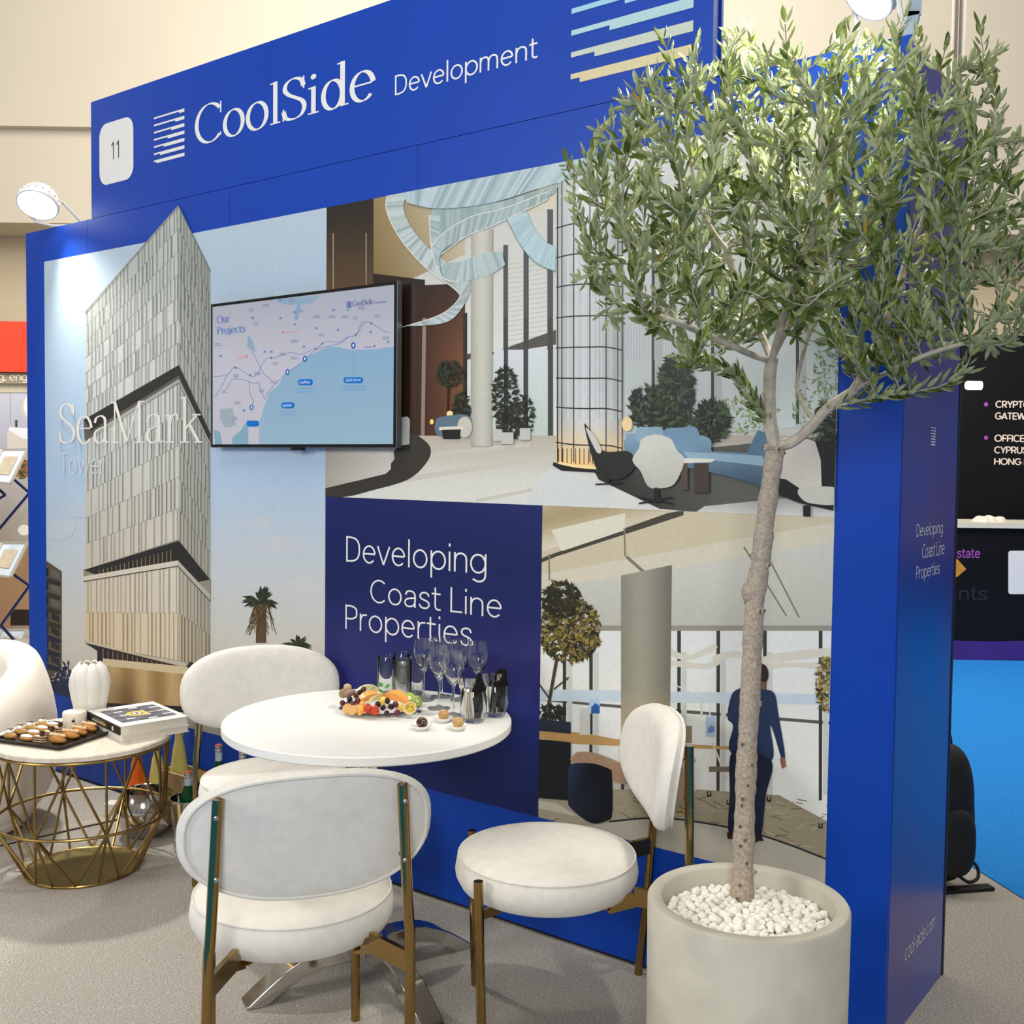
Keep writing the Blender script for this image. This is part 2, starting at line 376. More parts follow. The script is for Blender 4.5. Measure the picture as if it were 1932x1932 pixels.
# ---- plain single-weight sans letters, drawn as strokes of one width
XS = .70
SANS = {
 'D': (.74, [[(.08, 0), (.08, 1)], smooth2([(.08, .955), (.30, .955), (.52, .88), (.63, .70), (.65, .5), (.63, .30), (.52, .12), (.30, .045), (.08, .045)], 5)]),
 'C': (.80, [arc(.46, .5, .37, .465, 48, 312, 26)]), 'O': (.92, [arc(.46, .5, .39, .465, 0, 360, 32)]), 'G': (.86, [arc(.46, .5, .37, .465, 45, 355, 28), [(.50, .47), (.83, .47)]]),
 'L': (.56, [[(.09, 0), (.09, 1)], [(.09, .045), (.54, .045)]]), 'T': (.64, [[(.32, 0), (.32, 1)], [(.02, .955), (.62, .955)]]), 'I': (.18, [[(.09, 0), (.09, 1)]]),
 'P': (.64, [[(.08, 0), (.08, 1)], smooth2([(.08, .955), (.34, .955), (.54, .86), (.57, .70), (.54, .54), (.34, .44), (.08, .44)], 5)]),
 'R': (.68, [[(.08, 0), (.08, 1)], smooth2([(.08, .955), (.34, .955), (.54, .86), (.57, .70), (.54, .54), (.34, .44), (.08, .44)], 5), [(.34, .44), (.60, 0)]]),
 'E': (.60, [[(.09, 0), (.09, 1)], [(.09, .045), (.56, .045)], [(.09, .5), (.52, .5)], [(.09, .955), (.56, .955)]]), 'F': (.56, [[(.09, 0), (.09, 1)], [(.09, .47), (.50, .47)], [(.09, .955), (.54, .955)]]),
 'H': (.78, [[(.09, 0), (.09, 1)], [(.69, 0), (.69, 1)], [(.09, .5), (.69, .5)]]), 'N': (.80, [[(.09, 0), (.09, 1)], [(.71, 0), (.71, 1)], [(.09, 1), (.71, 0)]]),
 'K': (.68, [[(.09, 0), (.09, 1)], [(.10, .38), (.60, 1)], [(.28, .58), (.64, 0)]]), 'Y': (.66, [[(.33, 0), (.33, .44)], [(.33, .42), (.03, 1)], [(.33, .42), (.63, 1)]]),
 'A': (.72, [[(.03, 0), (.36, 1)], [(.36, 1), (.69, 0)], [(.13, .30), (.59, .30)]]), 'W': (1.06, [[(.03, 1), (.28, 0)], [(.28, 0), (.53, 1)], [(.53, 1), (.78, 0)], [(.78, 0), (1.03, 1)]]),
 'U': (.74, [smooth2([(.09, 1), (.09, .6), (.09, .34), (.15, .14), (.37, .035), (.59, .14), (.65, .34), (.65, .6), (.65, 1)], 5)]),
 'S': (.66, [smooth2([(.57, .76), (.50, .90), (.33, .965), (.16, .90), (.10, .76), (.17, .61), (.33, .53), (.50, .45), (.58, .28), (.52, .11), (.33, .035), (.15, .09), (.07, .25)], 5)]),
 'e': (.66, [[(.085, .37), (.585, .37)], arc(.335, .35, .255, .32, 4, 318, 26)]), 'o': (.70, [arc(.35, .35, .27, .32, 0, 360, 28)]), 'c': (.60, [arc(.34, .35, .265, .32, 50, 310, 24)]),
 'v': (.58, [[(.03, .7), (.29, 0)], [(.29, 0), (.55, .7)]]), 'w': (.86, [[(.03, .7), (.24, 0)], [(.24, 0), (.43, .7)], [(.43, .7), (.62, 0)], [(.62, 0), (.83, .7)]]),
 'l': (.20, [[(.10, 0), (.10, 1.04)]]), 'i': (.20, [[(.10, 0), (.10, .7)], [(.10, .88), (.10, .99)]]),
 'p': (.70, [[(.09, -.30), (.09, .7)], arc(.37, .35, .275, .32, 0, 360, 28)]), 'd': (.70, [[(.61, 0), (.61, 1.04)], arc(.33, .35, .275, .32, 0, 360, 28)]),
 'n': (.64, [[(.09, 0), (.09, .7)], smooth2([(.09, .42), (.16, .60), (.33, .67), (.50, .59), (.54, .42), (.54, .2), (.54, 0)], 5)]),
 'm': (1.0, [[(.09, 0), (.09, .7)], smooth2([(.09, .44), (.15, .61), (.29, .67), (.44, .60), (.48, .42), (.48, .2), (.48, 0)], 5), smooth2([(.48, .44), (.55, .61), (.69, .67), (.85, .60), (.90, .42), (.90, .2), (.90, 0)], 5)]),
 'r': (.40, [[(.09, 0), (.09, .7)], smooth2([(.09, .42), (.14, .58), (.24, .66), (.38, .665)], 5)]),
 'g': (.70, [arc(.33, .35, .275, .32, 0, 360, 28), smooth2([(.61, .7), (.61, .35), (.61, 0), (.58, -.16), (.46, -.26), (.30, -.27), (.13, -.20)], 5)]),
 'a': (.62, [smooth2([(.10, .50), (.17, .63), (.30, .67), (.45, .62), (.51, .48), (.51, .25), (.51, 0)], 5), smooth2([(.51, .40), (.30, .37), (.12, .30), (.08, .16), (.16, .05), (.30, .03), (.45, .10), (.51, .22)], 5)]),
 's': (.54, [smooth2([(.46, .52), (.40, .63), (.27, .67), (.14, .62), (.09, .51), (.15, .41), (.28, .36), (.41, .30), (.47, .19), (.41, .07), (.27, .03), (.13, .07), (.06, .18)], 5)]),
 't': (.42, [smooth2([(.17, .92), (.17, .5), (.17, .22), (.20, .08), (.30, .03), (.40, .05)], 5), [(.02, .665), (.39, .665)]]),
 'M': (.94, [[(.09, 0), (.09, 1)], [(.85, 0), (.85, 1)], [(.09, 1), (.47, .1)], [(.47, .1), (.85, 1)]]), 'h': (.64, [[(.09, 0), (.09, 1.04)], smooth2([(.09, .42), (.16, .60), (.33, .67), (.50, .59), (.54, .42), (.54, .2), (.54, 0)], 5)]),
 'k': (.56, [[(.09, 0), (.09, 1.04)], [(.10, .26), (.48, .7)], [(.24, .42), (.53, 0)]]), 'z': (.54, [[(.04, .665), (.50, .665)], [(.50, .665), (.05, .035)], [(.04, .035), (.51, .035)]]),
 '1': (.42, [[(.30, 0), (.30, 1)], [(.30, .97), (.08, .78)]]), '-': (.44, [[(.05, .36), (.39, .36)]]), '.': (.22, [[(.10, 0), (.10, .10)]]), ',': (.22, [[(.12, .10), (.06, -.14)]]),
}
def letters(name, body, org, width, cap, ux, uy, nrm, mt, parent=None, offset=0.0, lift=0.001, weight=.085):
    weight = .085+offset*1.2; mb = MB(); x = 0.0
    for ch in body:
        if ch == ' ': x += .30; continue
        adv, strokes = SANS[ch]; w = weight; zk = 0
        for st in strokes:
            n = len(st); L = []; R = []; cl = hypot(st[0][0]-st[-1][0], st[0][1]-st[-1][1]) < 1e-3
            for i, p in enumerate(st):
                q0, q1 = st[max(i-1, 0)], st[min(i+1, n-1)]
                if cl and i in (0, n-1): q0, q1 = st[-2], st[1]
                dx, dy = q1[0]-q0[0], q1[1]-q0[1]; d = hypot(dx, dy) or 1; dx /= d; dy /= d
                L.append((x+p[0]-dy*w/2, p[1]+dx*w/2, 0)); R.append((x+p[0]+dy*w/2, p[1]-dx*w/2, 0))
            zk += 1; mb.add([(q[0], q[1], zk) for q in L+R], [(i, n+i, n+i+1, i+1) for i in range(n-1)])
        x += adv+.02
    me = bpy.data.meshes.new(name); me.from_pydata(mb.v, [], mb.f)
    xs = [v.co.x for v in me.vertices]; u0, u1 = min(xs), max(xs)
    org, ux, uy, nrm = Vector(org), Vector(ux), Vector(uy), Vector(nrm)
    for v in me.vertices: v.co = org+ux*((v.co.x-u0)*width/(u1-u0))+uy*(v.co.y*cap)+nrm*(lift+v.co.z*3e-5)
    me.update()
    for p in me.polygons:
        if p.normal.dot(nrm) < 0: p.flip()
    me.materials.append(mt); me.update()
    return link(name, me, parent)
# ------------------------------------------------------------------ the setting: floor, hall walls, booth wall
rnd = random.Random(7)
M_blue = mat('blue_laminate', (6, 64, 168), rough=0.42, spec=0.32, var=0.05, scale=3)
M_blue_side = mat('blue_laminate_gloss', (16, 64, 166), rough=0.20, spec=0.7, col2=(56, 52, 140), scale=2.2, detail=1)
M_dark = mat('black_trim', (14, 14, 16), rough=0.5, var=0.1)
M_white_txt = mat('white_vinyl', (232, 230, 224), rough=0.45, var=0.02)
M_print = mat('printed_vinyl', attr='Col', rough=0.42, spec=0.4, var=0.05, scale=60)

def carpet(name, c1, c2, c3):
    mt = bpy.data.materials.new(name); mt.use_nodes = True; nt = mt.node_tree; N = nt.nodes; L = nt.links; b = N['Principled BSDF']
    b.inputs['Roughness'].default_value = 0.95; b.inputs['Specular IOR Level'].default_value = 0.1
    tc = N.new('ShaderNodeTexCoord'); mp = N.new('ShaderNodeMapping'); L.new(tc.outputs['Object'], mp.inputs[0]); mp.inputs['Rotation'].default_value = (0, 0, .5); mp.inputs['Scale'].default_value = (1, 1.7, 1)
    n1 = N.new('ShaderNodeTexNoise'); n1.inputs['Scale'].default_value = 150; n1.inputs['Detail'].default_value = 5
    n2 = N.new('ShaderNodeTexNoise'); n2.inputs['Scale'].default_value = 26; n2.inputs['Detail'].default_value = 5
    for n in (n1, n2): L.new(mp.outputs[0], n.inputs['Vector'])
    r1 = N.new('ShaderNodeMapRange'); r1.inputs[1].default_value = .35; r1.inputs[2].default_value = .65; L.new(n1.outputs['Fac'], r1.inputs[0])
    r2 = N.new('ShaderNodeMapRange'); r2.inputs[1].default_value = .38; r2.inputs[2].default_value = .62; r2.inputs[4].default_value = .55; L.new(n2.outputs['Fac'], r2.inputs[0])
    m1 = N.new('ShaderNodeMix'); m1.data_type = 'RGBA'; m1.inputs['A'].default_value = rgb(c1); m1.inputs['B'].default_value = rgb(c2); L.new(r1.outputs[0], m1.inputs['Factor'])
    m2 = N.new('ShaderNodeMix'); m2.data_type = 'RGBA'; L.new(m1.outputs['Result'], m2.inputs['A']); m2.inputs['B'].default_value = rgb(c3); L.new(r2.outputs[0], m2.inputs['Factor'])
    L.new(m2.outputs['Result'], b.inputs['Base Color'])
    bp = N.new('ShaderNodeBump'); bp.inputs['Strength'].default_value = .22; bp.inputs['Distance'].default_value = .004; L.new(n1.outputs['Fac'], bp.inputs['Height']); L.new(bp.outputs['Normal'], b.inputs['Normal'])
    return mt
M_carpet = carpet('grey_felt_carpet', (130, 125, 117), (194, 188, 177), (160, 154, 144))
M_bluecarpet = carpet('blue_felt_carpet', (26, 112, 190), (48, 136, 210), (36, 124, 200))

fl = MB().box((2, 2, -0.05), (60, 60, 0.1)).build('floor', M_carpet, smooth=False); tag(fl, kind='structure')
A = Vector((3.914, 1.434)); D2 = Vector((.732, -.681))
p = [A-D2*2.2, A+D2*9, A+D2*9+Vector((8, 9)), A+Vector((2, 16)), A-D2*2.2+Vector((-2, 11))]
bf = MB().box((3, -12.1, .002), (40, 20, .0036)).build('floor_front_carpet', M_bluecarpet, smooth=False); tag(bf, kind='structure')
bc = MB().prism([(q.x, q.y) for q in p], 0.0005, 0.004).build('floor_aisle_carpet', M_bluecarpet, smooth=False); tag(bc, kind='structure')

# pale cable-cover strip on the carpet near the armchair
a, b2 = atz(-60, 1604, 0), atz(232, 1540, 0)
cs = MB().bar(a+Vector((0, 0, .003)), b2+Vector((0, 0, .003)), .055, .006).build('cable_cover', mat('cable_cover_grey', (176, 168, 152), rough=.8, var=.08, scale=40), bevel=.002, smooth=False)
tag(cs, 'flat pale cable cover strip taped across the carpet beside the wire table', 'cable cover')
n_ = Vector((b2-a)).cross(Vector((0, 0, 1))).normalized()
MB().bar(a+n_*.034+Vector((0, 0, .0015)), b2+n_*.034+Vector((0, 0, .0015)), .006, .003).build('cable', M_dark, cs, smooth=False)

# booth wall: core + front panels with seams, side panel, black corner trim
L_, H_, D_ = 4.05, 2.5, 0.52
wb = MB().box((L_/2, .012+(D_-.016)/2, 1.24), (L_-.012, D_-.016, 2.48)).build('wall_back', M_dark, smooth=False); tag(wb, kind='structure')
xs = [0, .513, 1.485, 2.455, 3.669, L_]
for x0, x1 in zip(xs, xs[1:]):
    MB().box(((x0+x1)/2, .006, (H_+.012)/2), (x1-x0-.0016, .012, H_-.012)).build('panel', M_blue, wb, smooth=False)
MB().box((.003, D_/2+.006, 1.246), (.006, D_-.012, 2.468)).build('panel', M_blue, wb, smooth=False)
wr = MB().box((L_-.003, .012+(D_-.028)/2, 1.24), (.006, D_-.030, 2.476)).build('wall_right', M_blue_side, smooth=False); tag(wr, kind='structure')
MB().box((L_-.004, D_-.009, 1.24), (.012, .014, 2.48)).build('trim_1', M_dark, wr, smooth=False)

# hall: stepped bulkheads far behind, facing the camera side
M_cream = mat('cream_plaster', (212, 202, 182), rough=0.9, spec=.2, var=0.03, scale=.6)
M_cream2 = mat('warm_cream_plaster', (214, 198, 168), rough=0.9, spec=.2, var=0.04, scale=.6)
def far_box(dep, thick, z0, z1, name, mt):
    c = CAM+Vector((-sin(YAW), cos(YAW), 0))*(dep+thick/2); c.z = (z0+z1)/2
    o = MB().box((0, 0, 0), (44, thick, z1-z0)).build(name, mt, loc=c, rot=(0, 0, YAW), smooth=False); tag(o, kind='structure'); return o
def zat(y, dep): return atd(966, y, dep).z
far_box(12.0, 2.4, zat(258, 12.0), 12.0, 'wall_far_top', M_cream)
far_box(12.12, 2.2, zat(436, 12.12), zat(258, 12.0)+.02, 'wall_far_middle', M_cream)
far_box(12.9, 0.3, 0.0, zat(436, 12.12)+.6, 'wall_far_bottom', M_cream2)

# ------------------------------------------------------------------ header sign with lettering and emblems
hx0, hx1 = .546, 3.52
hd = thing('header_sign', 'long blue header board with white lettering above the poster wall', 'sign', ((hx0+hx1)/2, .03, 2.502))
w_ = hx1-hx0
fb = MB().box((0, -.0245, .249), (w_, .011, .498)).build('front_board', M_blue, hd, smooth=False)
MB().box((0, 0, .249), (w_-.012, .038, .494)).build('core', M_blue, hd, smooth=False)
MB().box((0, .0245, .249), (w_, .011, .498)).build('rear_board', M_blue, hd, smooth=False)
UX, UZ, NF = Vector((1, 0, 0)), Vector((0, 0, 1)), Vector((0, -1, 0))
def hl(v): return Vector(v)-hd.location       # wall coordinates -> header local
def serif_w(name, body, p0, p1, ptop, mt, parent, off, **k):
    a, b, t = aty(*p0), aty(*p1), aty(*ptop)
    return serif(name, body, a-off, b.x-a.x, t.z-a.z, UX, UZ, NF, mt, parent, **k)
def sans_w(name, body, p0, x1, ptop, mt, parent, off, offset=0.0, lift=.001, Y=0.0):
    a, t = aty(*p0, Y), aty(*ptop, Y); b = aty(x1, p0[1], Y)
    for _ in range(3): b = aty(x1, topx((b.x, Y, a.z))[1], Y)
    return letters(name, body, a-off, b.x-a.x, t.z-a.z, UX, UZ, NF, mt, parent, offset=offset, lift=lift)
O_ = hd.location
serif_w('lettering', 'CoolSide', (368, 275), (709, 186), (368, 205), M_white_txt, fb, O_)
sans_w('lettering', 'Development', (745.5, 180.5), 1015, (745.5, 143), M_white_txt, fb, O_, offset=-.002)
# badge 11
bd = Print(lambda x, y: aty(x, y)-O_, NF, step=.0002)
def rrect(x0, y0, x1, y1, r, n=6):
    pts = []
    for cx, cy, a0 in ((x1-r, y0+r, -90), (x1-r, y1-r, 0), (x0+r, y1-r, 90), (x0+r, y0+r, 180)):
        pts += [(cx+r*cos(radians(a0+90*i/n)), cy+r*sin(radians(a0+90*i/n))) for i in range(n+1)]
    return pts
b0, b1 = aty(188, 300), aty(252, 280); zt = aty(220, 227).z; zb = aty(220, 344).z
def wallrect(x0, z0, x1, z1, r, mt, name, parent, off, lift, n=7):
    pts = rrect(x0, z0, x1, z1, r, n); mb = MB(); mb.add([(p[0]-off.x, -lift-off.y, p[1]-off.z) for p in pts], [tuple(range(len(pts)))])
    return mb.build(name, mt, parent, smooth=False)
nb = wallrect(b0.x, zb, b1.x, zt, .055, M_white_txt, 'number_badge', hd, O_, .001)
M_black_txt = mat('black_vinyl', (28, 26, 22), rough=.5, var=.02)
sans_w('number', '1', (210.5, 301.5), 215.3, (210.5, 269), M_black_txt, nb, O_, offset=.0, lift=.0016)
sans_w('number', '1', (220.2, 299), 225, (220.2, 266), M_black_txt, nb, O_, offset=.0, lift=.0016)
# stepped-stripe emblems
def emblem(parent, off, x0, x1, z0, z1, cols, mt, name='emblem'):
    pr = Print(lambda x, y: Vector((x, 0, y))-off, NF, step=.0001, base=.0012); n = 7; ph = (z1-z0)/(n-1+.46)
    for i in range(n):
        zt_ = z1-ph*i; h = ph*.46; th = h*.52; xs_ = x0+(x1-x0)*(.83-.125*i); c = cols(i)
        pr.poly([(x0, zt_), (x1, zt_), (x1, zt_-h), (xs_, zt_-h), (xs_, zt_-th), (x0, zt_-th)], c, clip=False)
    return pr.build(name, mt, parent)
e0, e1 = aty(291, 300), aty(348.5, 290)
emblem(fb, O_, e0.x, e1.x, aty(300, 307).z, aty(340, 207).z, lambda i: (232, 230, 224), M_print)
g0, g1 = aty(1078, 80), aty(1308, 60); zb_ = aty(1095, 155).z
cl = [(120, 190, 225), (130, 198, 228), (142, 205, 228), (156, 208, 222), (176, 210, 212), (200, 208, 190), (218, 204, 160)]
emblem(fb, O_, g0.x, g1.x, zb_, 2.985, lambda i: cl[i], M_print)
# ------------------------------------------------------------------ wall posters (flat prints on the booth wall)
pw = lambda x, y: aty(x, y, 0.0)
def q_of(x0, z0, x1, z1): return [topx((x0, 0, z1))[:2], topx((x1, 0, z1))[:2], topx((x1, 0, z0))[:2], topx((x0, 0, z0))[:2]]
X1, X2, X3, X4, ZT, ZM, ZB = .159, 2.024, 2.978, 3.888, 2.354, 1.331, .367
def lerp(a, b, t): return a+(b-a)*t
def interp(x, xs, ys):
    for i in range(len(xs)-1):
        if x <= xs[i+1] or i == len(xs)-2: return ys[i]+(ys[i+1]-ys[i])*(x-xs[i])/(xs[i+1]-xs[i])
def ramp(stops):
    def f(t):
        for (a, ca), (b, cb) in zip(stops, stops[1:]):
            if t <= b: return mixc(ca, cb, (t-a)/(b-a))
        return stops[-1][1]
    return f
R4 = random.Random(11)

# ---- tower poster
tq = q_of(X1, ZB, X2, ZT)
tp = Print(pw, NF, tq)
sky = ramp([(420, (186, 202, 210)), (700, (176, 196, 214)), (900, (178, 200, 222)), (1080, (200, 206, 208)), (1240, (206, 202, 190)), (1450, (150, 150, 140))])
tp.grid(tq, lambda x, y: sky(y+0.19*(x-86)*max(0, (840-y)/420)), 8, 16); tp.up()
for (cx, cy, rx, ry, c) in ((520, 1030, 60, 22, (212, 205, 200)), (470, 990, 40, 14, (205, 205, 206)), (150, 960, 40, 16, (205, 203, 202)), (110, 1000, 30, 20, (203, 204, 204)), (560, 1110, 60, 18, (210, 204, 196))):
    [(tp.ell(cx+8*k, cy-3*k, rx*(1-.22*k), ry*(1-.2*k), lambda x, y, k=k: mixc(sky(y), (214, 206, 200), .08+.09*k), 24), tp.up()) for k in range(4)]
# ground and low things
tp.rect(80, 1285, 165, 1500, (22, 38, 72)); tp.up()
tp.blob(112, 1275, 30, 30, [(18, 34, 66), (28, 44, 70), (14, 28, 56)], 90, 7, R4); tp.blob(140, 1290, 34, 24, [(24, 40, 72), (30, 50, 84)], 80, 7, R4); tp.up()
# apartment block at the left
tp.poly([(85, 1056), (117, 1078), (117, 1250), (85, 1300)], (92, 78, 62)); tp.up()
for i in range(7):
    y = 1080+27*i
    tp.poly([(85, y+8), (115, y+18), (115, y+26), (85, y+20)], (52, 44, 36) if i < 4 else (26, 32, 52))
    tp.poly([(85, y-10), (92, y-7), (92, y+8), (85, y+5)], (24, 20, 18)); tp.poly([(97, y-6), (113, y+2), (113, y+14), (97, y+6)], (96, 98, 88) if i < 3 else (40, 40, 46))
tp.up()
# tower
Ls = [588, 792, 832, 1075, 1096, 1216]; Rs = [388, 689, 723, 1018, 1067, 1246]; QS = [512, 818, 841, 1093, 1132, 1262]
xl, xc, xr = 162, 338, 397
def yl(L, x): R = interp(L, Ls, Rs); return lerp(L, R, (x-xl)/(xc-xl))
def yr(L, x): R = interp(L, Ls, Rs); Q = interp(L, Ls, QS); return lerp(R, Q, (x-xc)/(xr-xc))
tw = Print(pw, NF, None, base=.0020)
facade = ramp([(588, (176, 180, 172)), (700, (198, 200, 194)), (850, (196, 198, 192)), (1000, (198, 192, 176)), (1100, (210, 198, 176)), (1230, (214, 190, 150))])
def block(L0, L1, nf, nk):
    fl_ = [lerp(L0, L1, i/nf) for i in range(nf+1)]
    for a, b in zip(fl_, fl_[1:]):
        cA, cB = facade(a), facade(b)
        tw.poly([(xl, yl(a, xl)), (xc, yl(a, xc)), (xc, yl(b, xc)), (xl, yl(b, xl))], lambda x, y, a=a: mixc(facade(a), (226, 226, 218), .35*(x-xl)/(xc-xl)))
        tw.poly([(xc, yr(a, xc)), (xr, yr(a, xr)), (xr, yr(b, xr)), (xc, yr(b, xc))], lambda x, y, a=a: mixc(mixc(facade(a), (150, 152, 140), .45), (120, 122, 112), .3*(x-xc)/(xr-xc)))
    tw.up()
    for i, (a, b) in enumerate(zip(fl_, fl_[1:])):
        tw.line((xl, yl(b, xl)), (xc, yl(b, xc)), .8, mixc(facade(a), (110, 110, 100), .7)); tw.line((xc, yr(b, xc)), (xr, yr(b, xr)), .8, (120, 120, 110))
        dk = mixc(mixc((104, 108, 98), (150, 112, 66), max(0, (a-980)/240)), facade(a), .22 if i % 2 else .38); md = mixc(facade(a), dk, .32)
        for k in range(nk):
            if R4.random() < .12: continue
            x = xl+(xc-xl)*(k+.5+(.25 if i % 2 else 0)+R4.uniform(-.2, .2))/nk
            if x > xc-2: continue
            w = R4.choice([1.0, 1.4, 2.2]); tw.poly([(x, yl(a, x)), (x+w, yl(a, x+w)), (x+w, yl(b, x+w)), (x, yl(b, x))], dk)
            tw.poly([(x+w, yl(a, x+w)), (x+w+1.4, yl(a, x+w)), (x+w+1.4, yl(b, x+w)), (x+w, yl(b, x+w))], md)
        for k in range(9):
            x = xc+(xr-xc)*(k+.4+(.3 if i % 2 else 0)+R4.uniform(-.15, .15))/9; w = R4.choice([1.2, 1.8, 2.4])
            if x+w > xr: continue
            tw.poly([(x, yr(a, x)), (x+w, yr(a, x+w)), (x+w, yr(b, x+w)), (x, yr(b, x))], mixc(dk, (70, 74, 66), .35))
    tw.up()
block(588, 792, 7, 26); block(832, 1075, 5, 24); block(1096, 1216, 2, 22)
z4 = lambda L: [(X/2.76, 600+Y/2.76) for X, Y in L]
tw.poly(z4([(438, 530), (935, 245), (1102, 605), (1098, 668), (935, 340), (445, 640)]), (92, 90, 82)); tw.up()
tw.poly(z4([(440, 530), (935, 247), (1100, 607), (1090, 640), (935, 300), (480, 585)]), (46, 46, 42))
tw.poly(z4([(500, 590), (935, 318), (1098, 648), (1098, 662), (935, 336), (500, 610)]), (168, 168, 160)); tw.up()
tw.poly(z4([(438, 1312), (935, 1158), (1100, 1362), (1098, 1470), (935, 1290), (440, 1370)]), (150, 142, 122)); tw.up()
tw.poly(z4([(440, 1312), (935, 1160), (1098, 1362), (1030, 1376), (935, 1265), (500, 1335)]), (44, 42, 38)); tw.up()
for k in range(18): x = 520+k*22; tw.line(*z4([(x, 1318-.28*(x-500)), (x, 1338-.16*(x-500))]), 1.4, (150, 130, 92))
tw.poly(z4([(440, 1345), (930, 1262), (930, 1290), (440, 1370)]), (214, 206, 186)); tw.poly(z4([(930, 1262), (1098, 1440), (1098, 1472), (930, 1290)]), (182, 178, 160)); tw.up()
tw.line(*z4([(440, 1372), (930, 1292)]), 2, (70, 66, 56)); tw.line(*z4([(930, 1292), (1098, 1474)]), 2, (80, 78, 66))
tw.line((161, 590), (338, 389), 2.2, (150, 150, 138)); tw.line((338, 389), (398, 512), 2.2, (120, 120, 108))
# podium
tw.poly([(161, 1212), (352, 1258), (360, 1248), (397, 1262), (397, 1340), (310, 1345), (195, 1332), (185, 1300), (185, 1228)], (40, 36, 40)); tw.up()
for k in range(17): x = 196+9.2*k; tw.line((x, 1222+.23*(x-186)), (x, 1246+.12*(x-186)), 1.3, (168, 118, 70))
tw.poly([(195, 1242), (356, 1258), (356, 1276), (195, 1256)], (208, 192, 156)); tw.up()
tw.grid([(200, 1256), (352, 1272), (345, 1332), (200, 1326)], lambda x, y: mixc((196, 168, 118), (150, 118, 72), .5+.5*sin(x*.11)), 12, 4); tw.up()
tw.poly([(160, 1208), (352, 1256), (352, 1259), (160, 1212)], (196, 184, 160)); tw.up()
# palms
def palm(pr, cx, cy, s, n=34):
    pr.poly([(cx-8*s, cy), (cx+8*s, cy), (cx+10*s, cy+75*s), (cx-10*s, cy+75*s)], (92, 70, 46)); pr.up()
    for k in range(n):
        a = R4.uniform(-pi, pi); d = 34*s*R4.uniform(.7, 1.15); y1 = cy+sin(a)*d*.75-(4*s)
        if sin(a) > .75: continue
        pr.line((cx, cy), (cx+cos(a)*d*.55, cy+sin(a)*d*.75*.55-6*s), 2.4*s, R4.choice([(34, 44, 28), (52, 58, 34), (24, 32, 22)]), 8*s)
        pr.line((cx+cos(a)*d*.55, cy+sin(a)*d*.75*.55-6*s), (cx+cos(a)*d, y1), 8*s, R4.choice([(40, 50, 30), (62, 62, 36), (26, 36, 24)]), .6)
    pr.up()
    for k in range(46): pr.line((cx+R4.uniform(-14, 14)*s, cy+4*s), (cx+R4.uniform(-30, 30)*s, cy+R4.uniform(25, 62)*s), 3*s, R4.choice([(96, 74, 44), (120, 92, 56), (70, 58, 36)]), 1)
    pr.up()
palm(tp, 493, 1138, 1.0); palm(tp, 563, 1222, .8)
tpo = tp.build('tower_poster', M_print); tag(tpo, 'printed poster of a glass tower under pale sky on the blue wall', 'poster')
twp = tw.build('tower_picture', M_print, tpo)
M_ghost = mat('translucent_white_vinyl', (226, 220, 208), rough=.5, var=.05)
def serif_p(name, body, p0, p1, ptop, mt, parent, lift, thick=.105, thin=.03):
    a, b, t = aty(*p0), aty(*p1), aty(*ptop)
    return serif(name, body, a, b.x-a.x, t.z-a.z, UX, UZ, NF, mt, parent, lift=lift, thick=thick, thin=thin)
serif_p('lettering', 'SeaMark', (113, 836), (384, 833), (113, 763), M_ghost, tpo, .0062, .085, .026)
sans_w('lettering', 'Tower', (116, 893), 200, (116, 853), mat('pale_vinyl', (206, 210, 208), rough=.5, var=.04), tpo, Vector((0, 0, 0)), offset=-.014, lift=.0062)

# ---- lobby poster
lq = q_of(X2, ZM, X4, ZT)
lp = Print(pw, NF, lq)
z2 = lambda L: [(600+X/2.76, Y/2.76) for X, Y in L]
z5 = lambda L: [(600+X/2.76, 600+Y/2.76) for X, Y in L]
z6 = lambda L: [(1232+X/2.76, 600+Y/2.76) for X, Y in L]
zA = lambda L: [(880+X/3.2125, 280+Y/3.2125) for X, Y in L]
lp.grid(lq, lambda x, y: (206, 206, 196), 6, 6); lp.up()
# ceiling
lp.grid([(704, 350), (1120, 250), (1050, 400), (704, 560)], lambda x, y: mixc((136, 112, 66), (214, 204, 180), (x-704)/230+(500-y)/900), 10, 6); lp.up()
# timber wall panels on the left
lp.grid([(612, 360), (705, 360), (705, 560), (612, 560)], lambda x, y: mixc((40, 32, 24), (104, 78, 50), (y-400)/170), 5, 6); lp.up()
for x in (629, 691): lp.line((x, 440), (x, 560), 1.6, (178, 164, 132))
for k in range(9): x = 640+k*6; lp.line((x, 480), (x, 560), 1, (84, 62, 40))
lp.up()
lp.poly([(704, 516), (802, 528), (802, 560), (704, 560)], (38, 26, 18)); lp.up()
lp.grid([(740, 540), (880, 535), (880, 822), (740, 836)], lambda x, y: mixc((44, 24, 14), (132, 82, 48), (x-770)/110*min(1, (y-520)/150)), 8, 6); lp.up()
for k in range(14): x = 758+k*8.6; lp.line((x, 600), (x, 826), 1, mixc((60, 34, 20), (110, 66, 38), k/14))
lp.line((801, 600), (798, 826), 7, (150, 130, 110)); lp.up()
